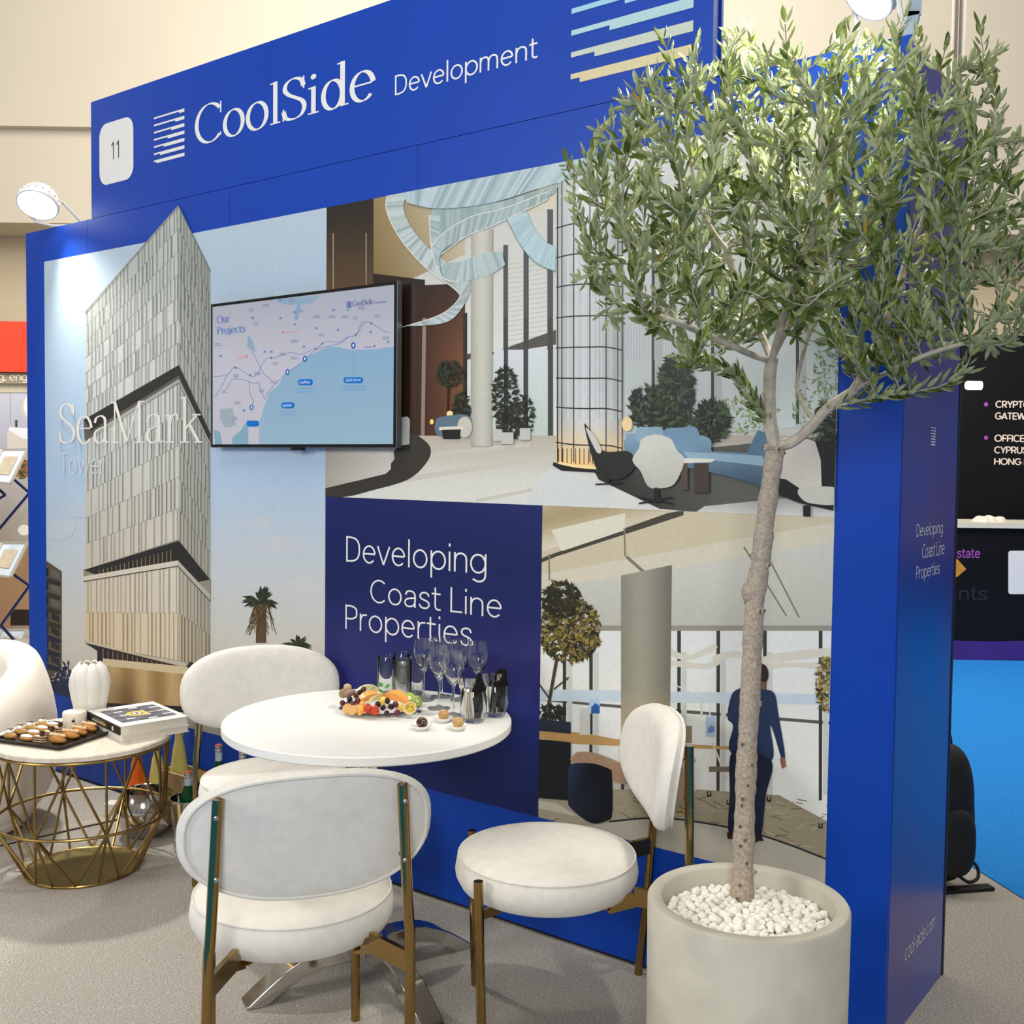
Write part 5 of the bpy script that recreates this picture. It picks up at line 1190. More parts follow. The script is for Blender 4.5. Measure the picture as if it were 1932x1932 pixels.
# cutlery tumblers, forks, napkins
cup = MB().lathe([(0, 0), (.026, 0), (.030, .004), (.0375, .030), (.0375, .035), (.034, .088), (.0336, .0887), (.0333, .088), (.0368, .035), (.0368, .030), (.0292, .008), (0, .006)], 40).mesh('cutlery_tumbler', M_glass)
M_nap = mat('black_napkin', (26, 26, 27), rough=.9, var=.15, scale=60, spec=.1)
M_cut = mat('cutlery_steel', (216, 210, 200), rough=.14, metal=1.0, var=.04)
def fork_mesh():
    mb = MB()
    mb.bar((0, 0, 0), (0, 0, .085), .006, .0022, up=(0, 1, 0)); mb.bar((0, 0, .085), (0, 0, .100), .011, .002, up=(0, 1, 0))
    for k in range(4): mb.bar((-.0072+.0048*k, 0, .099), (-.0072+.0048*k, -.003, .130), .0022, .0016, up=(0, 1, 0))
    mb.box((0, 0, .102), (.0168, .002, .008)); return mb.mesh('fork', M_cut, smooth=False)
fk = fork_mesh()
def napkin_mesh(seed):
    r = random.Random(seed); mb = MB(); n = 10; rings = []
    for i, (z, s_) in enumerate(((.0, .55), (.03, .8), (.065, .95), (.085, 1.0), (.105, .75), (.122, .4))):
        rings.append([Vector(((.021*s_*(1+.18*r.uniform(-1, 1)))*cos(2*pi*k/n), (.012*s_*(1+.3*r.uniform(-1, 1)))*sin(2*pi*k/n), z+(.014*r.uniform(-1, 1) if i > 3 else 0))) for k in range(n)])
    mb.ring_loft(rings); return mb.mesh('napkin', M_nap, smooth=False)
for ci, (x, y, lab, nm) in enumerate(((893, 1361, 'clear tumbler holding forks and black napkins at the table edge', 'the front tumbler'), (940, 1350, 'clear tumbler of black napkins nearest the table rim', 'the rear tumbler'))):
    p = on_table2(x, y); tag(link('cutlery_tumbler', cup, None, (p.x, p.y, ZT_)), lab, 'glass', 'cutlery tumblers on the round table')
    side_ = RT*1.0
    nf = 7 if ci == 0 else 4
    for k in range(nf):
        t = (k/(nf-1)-.5)
        q = Vector((p.x, p.y, ZT_+.0105))+side_*(-.012+.018*t if ci == 0 else -.006+.016*t)-FW*.006*rg.uniform(-1, 1.6)
        tag(link('fork', fk, None, q, (rg.uniform(-.10, .06), rg.uniform(-.16, .10)+.10*t, YAW+rg.uniform(-.5, .5)), (.85, .85, .85)), 'steel fork standing tines up in '+nm, 'fork', 'forks in the tumblers')
    for k in range(1 if ci == 0 else 2):
        q = Vector((p.x, p.y, ZT_+.011))+side_*((.012 if ci == 0 else -.006)+.018*k)+Vector((FW.x, FW.y, 0))*(.010*k-.004)
        tag(link('napkin', napkin_mesh(40+ci*5+k).copy() if False else napkin_mesh(40+ci*5+k), None, q, (0, rg.uniform(-.1, .2), YAW+rg.uniform(-.4, .4)), (.82, .8, .95)), 'folded black paper napkin pushed into '+nm, 'napkin', 'napkins in the tumblers')
# small dishes with energy balls
ds = MB().lathe([(0, 0), (.014, 0), (.018, .003), (.0275, .012), (.0285, .0135), (.027, .0135), (.017, .006), (0, .0045)], 36).mesh('small_dish', M_china)
def ball_mesh(name, c1, c2):
    mb = MB(); r = random.Random(9); mb.ell((0, 0, 0), (.0152, .0152, .0146), 18, 12, jit=.03, rnd=r, col=c1)
    for k in range(90):
        a, h = r.uniform(0, 6.28), r.uniform(-.9, 1); s_ = sqrt(max(0, 1-h*h)); n = Vector((s_*cos(a), s_*sin(a), h))
        mb.ell(n*.0150, (.0016, .0011, .0009), 5, 3, R=n.to_track_quat('Z', 'Y').to_matrix(), col=c2)
    return mb.mesh(name, mat('nut_coating', attr='Col', rough=.8, var=.15, scale=400), smooth=True)
for (x, y, c1, c2, dl, bl_) in ((795, 1377, (52, 30, 20), (206, 184, 150), 'small white dish under the dark chocolate energy ball', 'dark chocolate energy ball rolled in pale seeds'), (836, 1362, (178, 138, 84), (226, 198, 150), 'small white dish set behind the other two ball dishes', 'golden nut energy ball on the rearmost small dish'), (863, 1377, (186, 146, 92), (230, 204, 156), 'small white dish nearest the table edge with a golden ball', 'golden nut energy ball nearest the cutlery tumblers')):
    p = on_table2(x, y); tag(link('small_dish', ds, None, (p.x, p.y, ZT_)), dl, 'dish', 'small dishes on the round table')
    tag(link('energy_ball', ball_mesh('energy_ball', c1, c2), None, (p.x+.002, p.y, ZT_+.0198)), bl_, 'energy ball', 'energy balls on the small dishes')
# fruit plate
fp = on_table2(716, 1339)
tag(MB().lathe([(0, .002), (.05, .002), (.060, 0), (.066, .002), (.098, .010), (.112, .014), (.113, .0155), (.098, .0125), (.064, .0055), (0, .0055)], 72).build('fruit_plate', M_china, loc=(fp.x, fp.y, ZT_)), 'round white plate heaped with cut fruit', 'plate')
zf = lambda X, Y: (620+X/5.46, 1280+Y/5.46)
M_skin = lambda nm, c, **k: mat(nm, c, **({'rough': .35, 'var': .15, 'scale': 40} | k))
def fruit(name, X, Y, z, mb, mt, label, cat, rot=(0, 0, 0), group=None):
    q = atz(*zf(X, Y), z); o = mb.build(name, mt, loc=q, rot=rot); return tag(o, label, cat, group)
M_grape = mat('dark_grape', (62, 22, 34), rough=.22, var=.3, scale=60, col2=(96, 36, 48)); M_grape2 = mat('black_grape', (40, 18, 30), rough=.2, var=.3, scale=60)
for i, (X, Y, z, r, g2) in enumerate(((285, 180, .782, .0085, 0), (218, 212, .778, .0085, 1), (300, 228, .776, .0088, 0), (143, 255, .766, .0085, 0), (202, 268, .764, .0085, 1), (320, 145, .786, .008, 1), (358, 112, .792, .008, 0), (605, 232, .784, .0082, 1), (560, 302, .770, .0080, 1), (642, 292, .772, .0085, 1), (690, 268, .778, .0085, 0), (508, 268, .776, .0085, 1), (598, 358, .760, .0080, 1), (706, 356, .760, .0095, 0), (252, 262, .768, .008, 0))):
    fruit('grape', X, Y, z, MB().ell((0, 0, 0), (r*.95, r*.95, r*1.12), 14, 9), M_grape2 if g2 else M_grape, 'dark grape lying in the heap on the fruit plate', 'grape', (rg.uniform(-.6, .6), rg.uniform(-.6, .6), 0), 'grapes on the fruit plate')
for X, Y, z in ((128, 305, .757), (932, 340, .757), (322, 150, .780), (372, 150, .778)): fruit('blueberry', X, Y, z, MB().ell((0, 0, 0), (.0058, .0058, .0052), 12, 8), mat('blueberry_skin', (40, 46, 66), rough=.5, var=.1), 'small blueberry tucked among the cut fruit', 'blueberry', group='blueberries on the fruit plate')
def wedge(Rr, t, a0, a1, h, n=14):
    """melon slice: arc strip with thickness"""
    mb = MB(); rings = []
    for i in range(n+1):
        a = radians(a0+(a1-a0)*i/n); tp2 = sin(pi*i/n)**.5
        c = Vector((Rr*cos(a), 0, Rr*sin(a))); inn = Vector((cos(a), 0, sin(a)))*(-t*max(.15, tp2))
        w = h*max(.15, tp2)/2
        rings.append([c+Vector((0, -w, 0)), c+Vector((0, w, 0)), c+inn+Vector((0, w*.35, 0)), c+inn+Vector((0, -w*.35, 0))])
    return mb.ring_loft(rings)
M_cant = mat('cantaloupe', (240, 164, 82), rough=.35, var=.1, scale=40); M_melon = mat('honeydew', (214, 206, 150), rough=.35, var=.08, scale=40); M_pine = mat('pineapple', (242, 206, 88), rough=.35, var=.12, scale=60)
base_z = ZT_+.006
fruit('cantaloupe_slice', 430, 305, base_z, wedge(.050, .024, 20, 165, .026), M_cant, 'orange cantaloupe slice arched left of the mint leaves', 'melon slice', (.25, 0, YAW+.5))
fruit('cantaloupe_slice', 690, 300, base_z, wedge(.050, .026, 12, 160, .028), M_cant, 'orange cantaloupe slice arched behind the passion fruit half', 'melon slice', (.2, 0, YAW-.35))
fruit('melon_slice', 510, 300, base_z+.001, wedge(.046, .020, 30, 150, .016), M_melon, 'pale honeydew slice under the mint leaves', 'melon slice', (.15, 0, YAW+.9))
fruit('melon_slice', 400, 235, base_z+.004, wedge(.050, .018, 30, 160, .014), M_melon, 'pale honeydew slice at the back of the fruit plate', 'melon slice', (.1, 0, YAW+.5))
fruit('pineapple_piece', 565, 235, .780, MB().ell((0, 0, 0), (.012, .010, .014), 10, 7, jit=.06, rnd=rg), M_pine, 'yellow pineapple chunk behind the middle grapes', 'pineapple', (0, .3, 0))
fruit('pineapple_piece', 735, 295, .766, MB().ell((0, 0, 0), (.009, .008, .014), 10, 7, jit=.06, rnd=rg), M_pine, 'yellow pineapple chunk beside the passion fruit half', 'pineapple', (0, -.3, 0))
# kiwi slices
def kiwi():
    mb = MB(); n = 20
    mb.lathe([(0, -.003), (.0175, -.003), (.0185, 0), (.0175, .003), (.0155, .0034)], n, col=(128, 146, 58)); mb.lathe([(.0155, .0034), (.006, .0035)], n, col=(176, 190, 90)); mb.lathe([(.006, .0035), (0, .0036)], n, col=(226, 226, 178))
    for k in range(16): a = 2*pi*k/16; mb.box((.0085*cos(a), .0085*sin(a), .0037), (.0014, .0008, .0006), RZ(a), col=(24, 22, 18))
    return mb
M_vc = mat('cut_fruit', attr='Col', rough=.4, var=.08, scale=90)
fruit('kiwi_slice', 832, 205, .776, kiwi(), M_vc, 'round green kiwi slice leaning at the back right of the plate', 'kiwi slice', (1.15, .25, YAW))
fruit('kiwi_slice', 905, 235, .770, kiwi(), M_vc, 'green kiwi slice at the right rim above the passion fruit', 'kiwi slice', (.9, .6, YAW+.3))
# passion fruit half
mb = MB(); mb.lathe([(0, -.017), (.010, -.0145), (.017, -.008), (.0192, 0)], 24, col=(76, 40, 44)); mb.lathe([(.0192, 0), (.0185, .0014), (.0165, .0012)], 24, col=(236, 196, 182)); mb.lathe([(.0165, .0012), (.0145, -.001), (0, -.0015)], 24, col=(206, 176, 60))
for k in range(22): a, r = rg.uniform(0, 6.28), .013*sqrt(rg.random()); mb.ell((r*cos(a), r*sin(a), -.0006), (.0018, .0013, .0011), 6, 4, R=RZ(a), col=(84, 84, 44) if k % 2 else (150, 140, 56))
fruit('passion_fruit_half', 838, 305, .768, mb, M_vc, 'halved passion fruit showing its yellow seedy pulp', 'passion fruit', (.95, .12, YAW-.25))
# strawberries
def strawberry():
    mb = MB(); mb.lathe([(0, .018), (.006, .0135), (.0115, .004), (.0125, -.004), (.010, -.010), (.004, -.0125), (0, -.012)][::-1], 16, col=(176, 32, 24))
    for k in range(40):
        h = rg.uniform(-.8, .85); a = rg.uniform(0, 6.28); z = .015*h+.002; r = interp(z, [-.0125, -.004, .004, .0135, .018], [.004, .0125, .0115, .006, 0])
        mb.ell((r*cos(a), r*sin(a), z), (.0008, .0008, .0012), 5, 3, col=(240, 190, 90))
    return mb
fruit('strawberry', 412, 318, .766, strawberry(), M_vc, 'red strawberry half, the left one of the pair at the plate front', 'strawberry', (0, -.2, .4), 'strawberries on the fruit plate')
fruit('strawberry', 480, 335, .765, strawberry(), M_vc, 'larger red strawberry at the plate front beside the grapes', 'strawberry', (0, .12, 1.4), 'strawberries on the fruit plate')
# orange pieces, fig slices, tan fruits
for (X, Y, z, n, lab) in ((330, 330, .762, 0, 'orange segment left of the strawberries'), (350, 285, .772, 1, 'orange segment leaning on the cantaloupe slice')): fruit('orange_segment', X, Y, z, MB().ell((0, 0, 0), (.010, .0075, .016), 10, 8, jit=.05, rnd=rg), mat('orange_flesh', (244, 164, 62), rough=.4, var=.15, scale=80), lab, 'orange segment', (.2, .3-.3*n, .5))
for (X, Y, z, lab) in ((192, 312, .760, 'brown-skinned pear slice at the left front of the plate'), (252, 328, .760, 'brown-skinned pear slice beside the orange segment')):
    mb = MB().lathe([(0, -.003), (.014, -.003), (.0155, 0)], 18, col=(110, 66, 44)); mb.lathe([(.0155, 0), (.0145, .0028), (0, .0032)], 18, col=(206, 158, 98))
    fruit('pear_slice', X, Y, z, mb, M_vc, lab, 'pear slice', (1.0, -.2, YAW-.3))
fruit('fig', 150, 155, .784, MB().ell((0, 0, 0), (.013, .013, .014), 14, 10, jit=.03, rnd=rg), mat('tan_rind', (150, 124, 84), rough=.8, var=.25, scale=120), 'tan rough-skinned fruit at the left back of the plate', 'fruit')
fruit('fig', 195, 90, .798, MB().ell((0, 0, 0), (.012, .012, .0105), 14, 10, jit=.04, rnd=rg), mat('pale_rind', (198, 172, 124), rough=.8, var=.2, scale=150), 'pale rough-skinned fruit topping the left side of the heap', 'fruit')
fruit('mango_piece', 215, 155, .788, MB().ell((0, 0, 0), (.020, .010, .010), 14, 9), mat('mauve_skin', (146, 112, 104), rough=.4, var=.2, scale=40), 'mauve-skinned fruit piece lying over the left grapes', 'fruit', (0, -.5, YAW))
# mint leaves
for i, (X, Y, z, a) in enumerate(((540, 92, .806, .3), (592, 108, .804, -.4), (572, 152, .795, 1.2), (420, 130, .792, -.9))):
    mb = MB().add([(v[0]*2.6*.022, v[1]*.022, v[2]*.03) for v in LEAF_V], LEAF_F)
    fruit('mint_leaf', X, Y, z, mb, mat('mint_green', (74, 128, 42), rough=.5, var=.2, scale=200), 'fresh green mint leaf topping the fruit', 'mint leaf', (.5, rg.uniform(-.4, .4), YAW+a), 'mint leaves on the fruit')
# ------------------------------------------------------------------ things on the wire side table
GZ = .4805
M_cer = mat('white_ceramic', (232, 226, 214), rough=.55, spec=.4, var=.02)
p = atz(170, 1360, GZ)
def vr(a, z): return 1+(.09*abs(cos(4*a))**.8-.045)*(min(1, z/.05) if z < .05 else 1)
prof = [(0, .0), (.040, 0), (.046, .006), (.054, .04), (.064, .09), (.072, .14), (.069, .165), (.058, .188), (.044, .204), (.036, .212), (.033, .208), (.042, .196), (.054, .18), (.063, .15), (.050, .05), (0, .012)]
vm = MB().lathe(prof, 96, rfun=vr)
vm.v = [(x, y, z+(.010*abs(cos(4*atan2(y, x)))**.7 if z > .185 else 0)) for x, y, z in vm.v]
tag(vm.build('vase', M_cer, loc=(p.x, p.y, GZ), rot=(0, 0, .5), sharp=1.2), 'white fluted tulip-shaped vase at the back of the side table', 'vase')
p = atz(141, 1374, GZ)
tag(MB().lathe([(0, 0), (.040, 0), (.0415, .003), (.0415, .058), (.039, .0625), (.034, .0615), (0, .0605)], 48).build('candle', mat('candle_wax', (236, 228, 208), rough=.45, var=.02, sss=.3), loc=(p.x, p.y, GZ)), 'short thick white pillar candle in front of the vase', 'candle')
# books
def book(name, corners, z0, z1, cover, label, spine_col):
    c = [Vector((q.x, q.y, 0)) for q in corners]; o0 = sum(c, Vector())/4; ux = (c[3]-c[0]); uy = (c[1]-c[0]); w, h = ux.length, uy.length; ang = atan2(ux.y, ux.x)
    t = thing(name, label, 'book', (o0.x, o0.y, z0), ang); th = z1-z0
    for zz in (.0012, th-.0012): MB().box((0, 0, zz), (w, h, .0024)).build('cover', cover, t, smooth=False)
    MB().box((0, .001, th/2), (w-.006, h-.010, th-.0048)).build('pages', mat('book_pages', (226, 216, 196), rough=.9, var=.06, scale=300), t, smooth=False)
    return t, w, h, th
cn = [atz(166, 1342.6, .537), atz(286, 1322.5, .537), atz(351, 1349, .537), atz(228.7, 1373, .537)]
M_bw = mat('white_book_cover', (228, 224, 216), rough=.5, var=.02); M_bk = mat('black_book_spine', (34, 30, 30), rough=.5, var=.05)
c_ = sum(cn, Vector())/4
low_c = [c_+(q-c_)*.985+Vector((.004, .004, 0)) for q in cn]
bt, w, h, th = book('book', low_c, GZ, .505, M_bw, 'pale closed book lying under the patterned one', None)
MB().box((-w/2+.0012, 0, th/2), (.0024, h, th)).build('spine', M_bw, bt, smooth=False); MB().box((0, -h/2+.0045, th/2), (w, .001, th-.005)).build('page_edge', M_bw, bt, smooth=False)
bt, w, h, th = book('book', cn, .5055, .537, M_bw, 'thick book with black spine and grey block pattern cover, on top of the pile', None)
# corner 0->3 runs along the spine side: local x is the spine direction, so the spine sits at -y
MB().box((0, -h/2+.0014, th/2), (w, .0028, th)).build('spine', M_bk, bt, smooth=False)
pr = MB(); gz = th+.0003
cw, chh = w*.70/7, h*.80/6
for i in range(7):
    for j in range(6):
        x, y = (i-3)*cw, (j-2.5)*chh+.005
        pr.add([(x-cw/2, y-chh/2, gz), (x+cw/2, y-chh/2, gz), (x+cw/2, y+chh/2, gz), (x-cw/2, y+chh/2, gz)], [(0, 1, 2, 3)], (96, 98, 112) if (i+j) % 2 else (74, 74, 82))
        if (i*2+j*3) % 4 == 1: pr.add([(x-cw*.22, y-chh*.5, gz+.0002), (x+cw*.22, y-chh*.5, gz+.0002), (x+cw*.22, y+chh*.45, gz+.0002), (x-cw*.22, y+chh*.45, gz+.0002)], [(0, 1, 2, 3)], (226, 222, 214))
for r, c, dz in ((.038, (222, 186, 84), .0005), (.021, (32, 30, 30), .0007), (.017, (222, 218, 208), .0009)): pr.add([(r*cos(2*pi*k/28), r*sin(2*pi*k/28), gz+dz) for k in range(28)], [tuple(range(28))], c)
pr.add([(.004, .034, gz+.0006), (.010, .034, gz+.0006), (.010, .064, gz+.0006), (.004, .064, gz+.0006)], [(0, 1, 2, 3)], (222, 186, 84)); pr.add([(-.010, -.004, gz+.0011), (.008, -.006, gz+.0011), (.010, .002, gz+.0011), (-.008, .006, gz+.0011)], [(0, 1, 2, 3)], (40, 40, 42))
pr.build('cover_print', M_print, bt, smooth=False)
sp2 = MB()
for (x0, x1, z0, z1, c) in ((-.10, -.02, .010, .015, (200, 190, 170)), (-.02, .03, .009, .017, (206, 176, 90)), (-.08, .02, .019, .021, (190, 184, 170)), (.085, .10, .007, .022, (226, 220, 210))): sp2.add([(x0, -h/2-.0003, z0), (x1, -h/2-.0003, z0), (x1, -h/2-.0003, z1), (x0, -h/2-.0003, z1)], [(0, 1, 2, 3)], c)
sp2.build('spine_print', M_print, bt, smooth=False)
# tray
t0, t1, t2 = atz(124, 1413, .489), atz(212, 1375, .489), atz(0, 1397, .489)
ux = Vector((t2.x-t0.x, t2.y-t0.y, 0)).normalized(); lx = (Vector((t2.x-t0.x, t2.y-t0.y, 0))).length*1.06; wv = Vector((t1.x-t0.x, t1.y-t0.y, 0)); uy = Vector((-ux.y, ux.x, 0)); ly = abs(wv.dot(uy)); uy = uy if wv.dot(uy) > 0 else -uy
tcn_ = Vector((t0.x, t0.y, 0))+ux*(lx/2+.016)+uy*(ly/2-.006)
M_tray = mat('black_tray', (20, 20, 22), rough=.22, spec=.5, var=.05)
def rr2(lx, ly, r, z, n=5): return [Vector((q[0], q[1], z)) for q in rrect(-lx/2, -ly/2, lx/2, ly/2, r, n)]
mb = MB().ring_loft([rr2(lx-.016, ly-.016, .012, 0), rr2(lx-.008, ly-.008, .014, .004), rr2(lx, ly, .016, .013), rr2(lx, ly, .016, .0145), rr2(lx-.012, ly-.012, .014, .0142), rr2(lx-.022, ly-.022, .012, .0065)])
tag(mb.build('serving_tray', M_tray, loc=(tcn_.x, tcn_.y, GZ), rot=(0, 0, atan2(ux.y, ux.x)), sharp=.9), 'black rectangular tray of small pastries on the stone side table', 'tray')
# pastries
TZ2 = GZ+.0068
zp = lambda X, Y: (X/8.78, 1300+Y/8.78)
ang = atan2(uy.y, uy.x)
M_past = mat('baked_pastry', attr='Col', rough=.55, var=.22, scale=160, bump=.15, bscale=300); M_choc = mat('chocolate', (70, 38, 26), rough=.3, var=.1); M_cream3 = mat('whipped_cream', (240, 232, 216), rough=.5, var=.02); M_caramel = mat('caramel_icing', (196, 128, 62), rough=.18, var=.12, scale=90, coat=.4)
def past_at(X, Y, name, lab, grp):
    q = atz(*zp(X, Y), TZ2); return thing(name, lab, 'pastry', (q.x, q.y, TZ2), ang+pi/2+rg.uniform(-.12, .12), grp)
for i, (X, Y) in enumerate(((165, 815), (345, 745), (505, 690), (700, 630))):
    t = past_at(X, Y, 'cream_puff', ['crumbly choux bun with white cream dome nearest the tray corner at left', 'crumbly choux bun with white cream dome, second from the left', 'crumbly choux bun with white cream dome, third from the left', 'crumbly choux bun with white cream dome furthest back on the tray'][i], 'choux buns on the tray')
    MB().ell((0, 0, .010), (.029, .015, .012), 16, 9, jit=.03, rnd=rg, col=(200, 152, 88)).build('bun', M_past, t)
    MB().ell((0, 0, .0235), (.0135, .0125, .0085), 16, 10).build('cream', M_cream3, t)
    MB().box((0, 0, .0330), (.028, .010, .0018), RY(.12)).build('chocolate_chip', M_choc, t, smooth=False, bevel=.0006)
for i, (X, Y) in enumerate(((440, 850), (560, 770), (700, 700), (880, 640))):
    t = past_at(X, Y, 'iced_bun', ['white-iced finger bun in the front row of the tray', 'white-iced finger bun second from the tray front', 'white-iced finger bun behind the chocolate-topped slices', 'white-iced finger bun in the back of the tray beside the candle'][i], 'iced buns on the tray')
    MB().ell((0, 0, .008), (.027, .0125, .010), 16, 9, jit=.03, rnd=rg, col=(212, 150, 76)).build('bun', M_past, t)
    MB().ell((0, 0, .0145), (.025, .0116, .0065), 16, 8).build('icing', M_cream3, t)
for i, (X, Y) in enumerate(((655, 872), (820, 792), (950, 720), (1180, 650))):
    t = past_at(X, Y, 'layer_slice', ['layered cake slice with chocolate bonbon at the tray front', 'layered cake slice with chocolate bonbon, second from the front', 'layered cake slice with chocolate bonbon, third from the front', 'layered cake slice with chocolate bonbon just before the candle'][i], 'layered slices on the tray')
    for k in range(5): MB().box((0, 0, .0022+.0040*k), (.044, .017, .0036 if k % 2 == 0 else .0042), col=(214, 190, 150) if k % 2 == 0 else (120, 84, 58)).build('layer', M_past, t, smooth=False)
    for dx in (-.012,): MB().ell((dx, 0, .0285), (.0095, .0095, .0082), 14, 9).build('bonbon', M_choc, t)
    MB().box((-.012, 0, .0372), (.018, .014, .0014), RX(.1)).build('chocolate_disc', M_choc, t, smooth=False)
for i, (X, Y) in enumerate(((955, 885), (1165, 812), (1310, 755), (1475, 690))):
    t = past_at(X, Y, 'eclair', ['glazed caramel eclair with piped cream at the very front', 'glazed caramel eclair with piped cream, second from the front', 'glazed caramel eclair with piped cream, third from the front', 'glazed caramel eclair with piped cream nearest the books'][i], 'eclairs on the tray')
    MB().ell((0, 0, .010), (.036, .0150, .0125), 18, 10, jit=.025, rnd=rg, col=(204, 140, 66)).build('shell', M_past, t)
    gl = MB().ell((0, 0, .0155), (.032, .0135, .0080), 18, 9).build('glaze', M_caramel, t)
    for k in range(6): MB().ell((-.0275+.011*k, 0, .0255), (.0068, .0072, .0062), 10, 7).build('cream_dot', mat('caramel_cream', (224, 188, 136), rough=.5, var=.05), gl)
    for k in range(4): MB().box((rg.uniform(-.028, .028), rg.uniform(-.004, .004), .0305), (.006, .0035, .0018), RZ(rg.uniform(0, 3)) @ RX(rg.uniform(-.5, .5))).build('nut_chip', mat('nut_chip', (206, 160, 100), rough=.7, var=.1), gl, smooth=False)

# ------------------------------------------------------------------ drinks against the wall
q = atz(274, 1524, .105)
prof = [(0, 0), (.045, 0), (.075, .012), (.100, .050), (.108, .100), (.100, .145), (.082, .175), (.080, .178), (.077, .175), (.094, .143), (.102, .100), (.094, .052), (.070, .018), (0, .010)]
tag(MB().lathe(prof, 56).build('wine_cooler', M_steel, loc=(q.x, q.y, 0), sharp=1.0), 'round mirror-polished steel cooler bowl on the floor behind the wire table', 'cooler')
M_oj = mat('orange_juice', (232, 104, 22), rough=.25, var=.06, scale=20); M_lem = mat('lemon_juice', (214, 200, 112), rough=.22, var=.06, scale=20); M_swing = mat('wire_steel', (190, 190, 190), rough=.25, metal=1.0, var=.03)
M_capw = mat('white_stopper', (226, 224, 220), rough=.4, var=.02)
def juice(x, y, z, mt, label, h=.25, r=.036):
    p = atz(x, y, z); t = thing('juice_bottle', label, 'bottle', (p.x, p.y, z), 0, 'juice bottles by the wall')
    MB().lathe([(0, 0), (r, 0), (r+.001, .006), (r, h*.30), (r*.55, h*.72), (r*.40, h*.78), (r*.38, h*.86), (0, h*.86)], 28).build('juice', mt, t)
    nk_ = MB().lathe([(0, h*.86), (r*.40, h*.86), (r*.38, h*.93), (r*.46, h*.935), (r*.46, h*.95), (0, h*.95)], 24).build('neck', M_glass, t)
    MB().lathe([(0, h*.95), (r*.40, h*.95), (r*.42, h*.985), (r*.25, h), (0, h)], 20).build('stopper', M_capw, nk_)
    for s_ in (-1, 1): MB().tube(catmull([(s_*r*.42, 0, h*.99), (s_*r*.62, .002, h*.93), (s_*r*.55, .006, h*.82), (s_*r*.38, 0, h*.80)], 4), .0011, 5).build('swing_wire', M_swing, nk_)
juice(259, 1519, .075, M_oj, 'orange juice bottle standing in the steel cooler')
juice(297, 1514, .075, M_lem, 'pale lemonade bottle in the steel cooler beside the orange one')
# bucket with a green bottle
p = atz(357, 1603, 0)
tag(MB().lathe([(0, 0), (.052, 0), (.055, .004), (.070, .192), (.075, .195), (.075, .200), (.068, .199), (.053, .010), (0, .008)], 44).build('ice_bucket', M_steel, loc=(p.x, p.y, 0)), 'slim polished steel ice bucket behind the front chair', 'bucket')
M_green = mat('green_bottle_glass', (10, 92, 40), rough=.08, spec=.5, var=.15, scale=30, trans=.35, ior=1.5); M_lab = mat('pale_blue_label', (178, 198, 206), rough=.6, var=.05); M_foil = mat('silver_red_cap', (198, 196, 192), rough=.3, metal=.8, var=.05); M_redc = mat('red_cap', (196, 74, 62), rough=.4, var=.08)
def water(pos, label, h=.235, r=.029):
    t = thing('water_bottle', label, 'bottle', pos, 1.2, 'green water bottles by the wall')
    bo = MB().lathe([(0, 0), (r, 0), (r, h*.52), (r*.8, h*.64), (r*.45, h*.78), (r*.42, h*.93), (0, h*.93)], 28).build('bottle', M_green, t)
    MB().lathe([(r*.47, h*.78), (r*.46, h*.90), (r*.44, h*.90), (r*.45, h*.78)], 24).build('neck_label', M_lab, bo)
    cp = MB().lathe([(0, h*.90), (r*.50, h*.90), (r*.52, h*.925), (r*.47, h*.93), (r*.50, h*.95), (r*.50, h*.985), (0, h*.985)], 24).build('cap', M_foil, t)
    MB().lathe([(0, h*.985), (r*.44, h*.985), (r*.40, h), (0, h)], 20).build('cap_top', M_redc, cp)
    n = 14; vs = []
    d = Vector((CAM.x-pos[0], CAM.y-pos[1])).normalized(); am = atan2(d.y, d.x)-1.2
    for i in range(n+1):
        for k in range(2):
            v = -1+2*i/n; hh = sqrt(max(0, 1-v*v))*.030*(1 if k else -1); a = am+v*.85
            vs.append(((r+.0005)*cos(a), (r+.0005)*sin(a), h*.36+hh))
    MB().add(vs, [(2*i, 2*i+2, 2*i+3, 2*i+1) for i in range(n)]).build('body_label', M_lab, bo)
water((p.x-.002, p.y-.004, .062), 'green glass water bottle with oval label in the steel ice bucket')
# crate with bottles along the wall
M_wood = mat('crate_wood', (176, 146, 104), rough=.75, var=.2, scale=30, bump=.1, bscale=60)
cx0, cx1, cy0, cy1, ch_ = 1.20, 1.86, -.124, -.012, .235
cr = thing('wooden_crate', 'low slatted wooden crate of bottles against the blue wall', 'crate', ((cx0+cx1)/2, (cy0+cy1)/2, 0))
lw, dw = cx1-cx0, cy1-cy0
MB().box((0, 0, .008), (lw-.004, dw-.004, .010)).build('bottom_board', M_wood, cr, smooth=False)
for s_ in (-1, 1):
    for k in range(3): MB().box((0, s_*(dw/2-.005), .036+.076*k), (lw, .010, .064)).build('slat', M_wood, cr, smooth=False, bevel=.0015)
    for k in range(3): MB().box((s_*(lw/2-.005), 0, .036+.076*k), (.010, dw-.022, .064)).build('slat', M_wood, cr, smooth=False, bevel=.0015)
M_blk = mat('dark_basket_weave', (46, 38, 30), rough=.8, var=.4, scale=120)
for x, lab in ((aty(404, 1420, -.09).x, 'green water bottle in the crate, nearer the brass chair post'), (aty(449, 1430, -.09).x, 'green water bottle in the crate, half hidden by the round table')): water((x, -.068, .075), lab, .295 if False else .285)
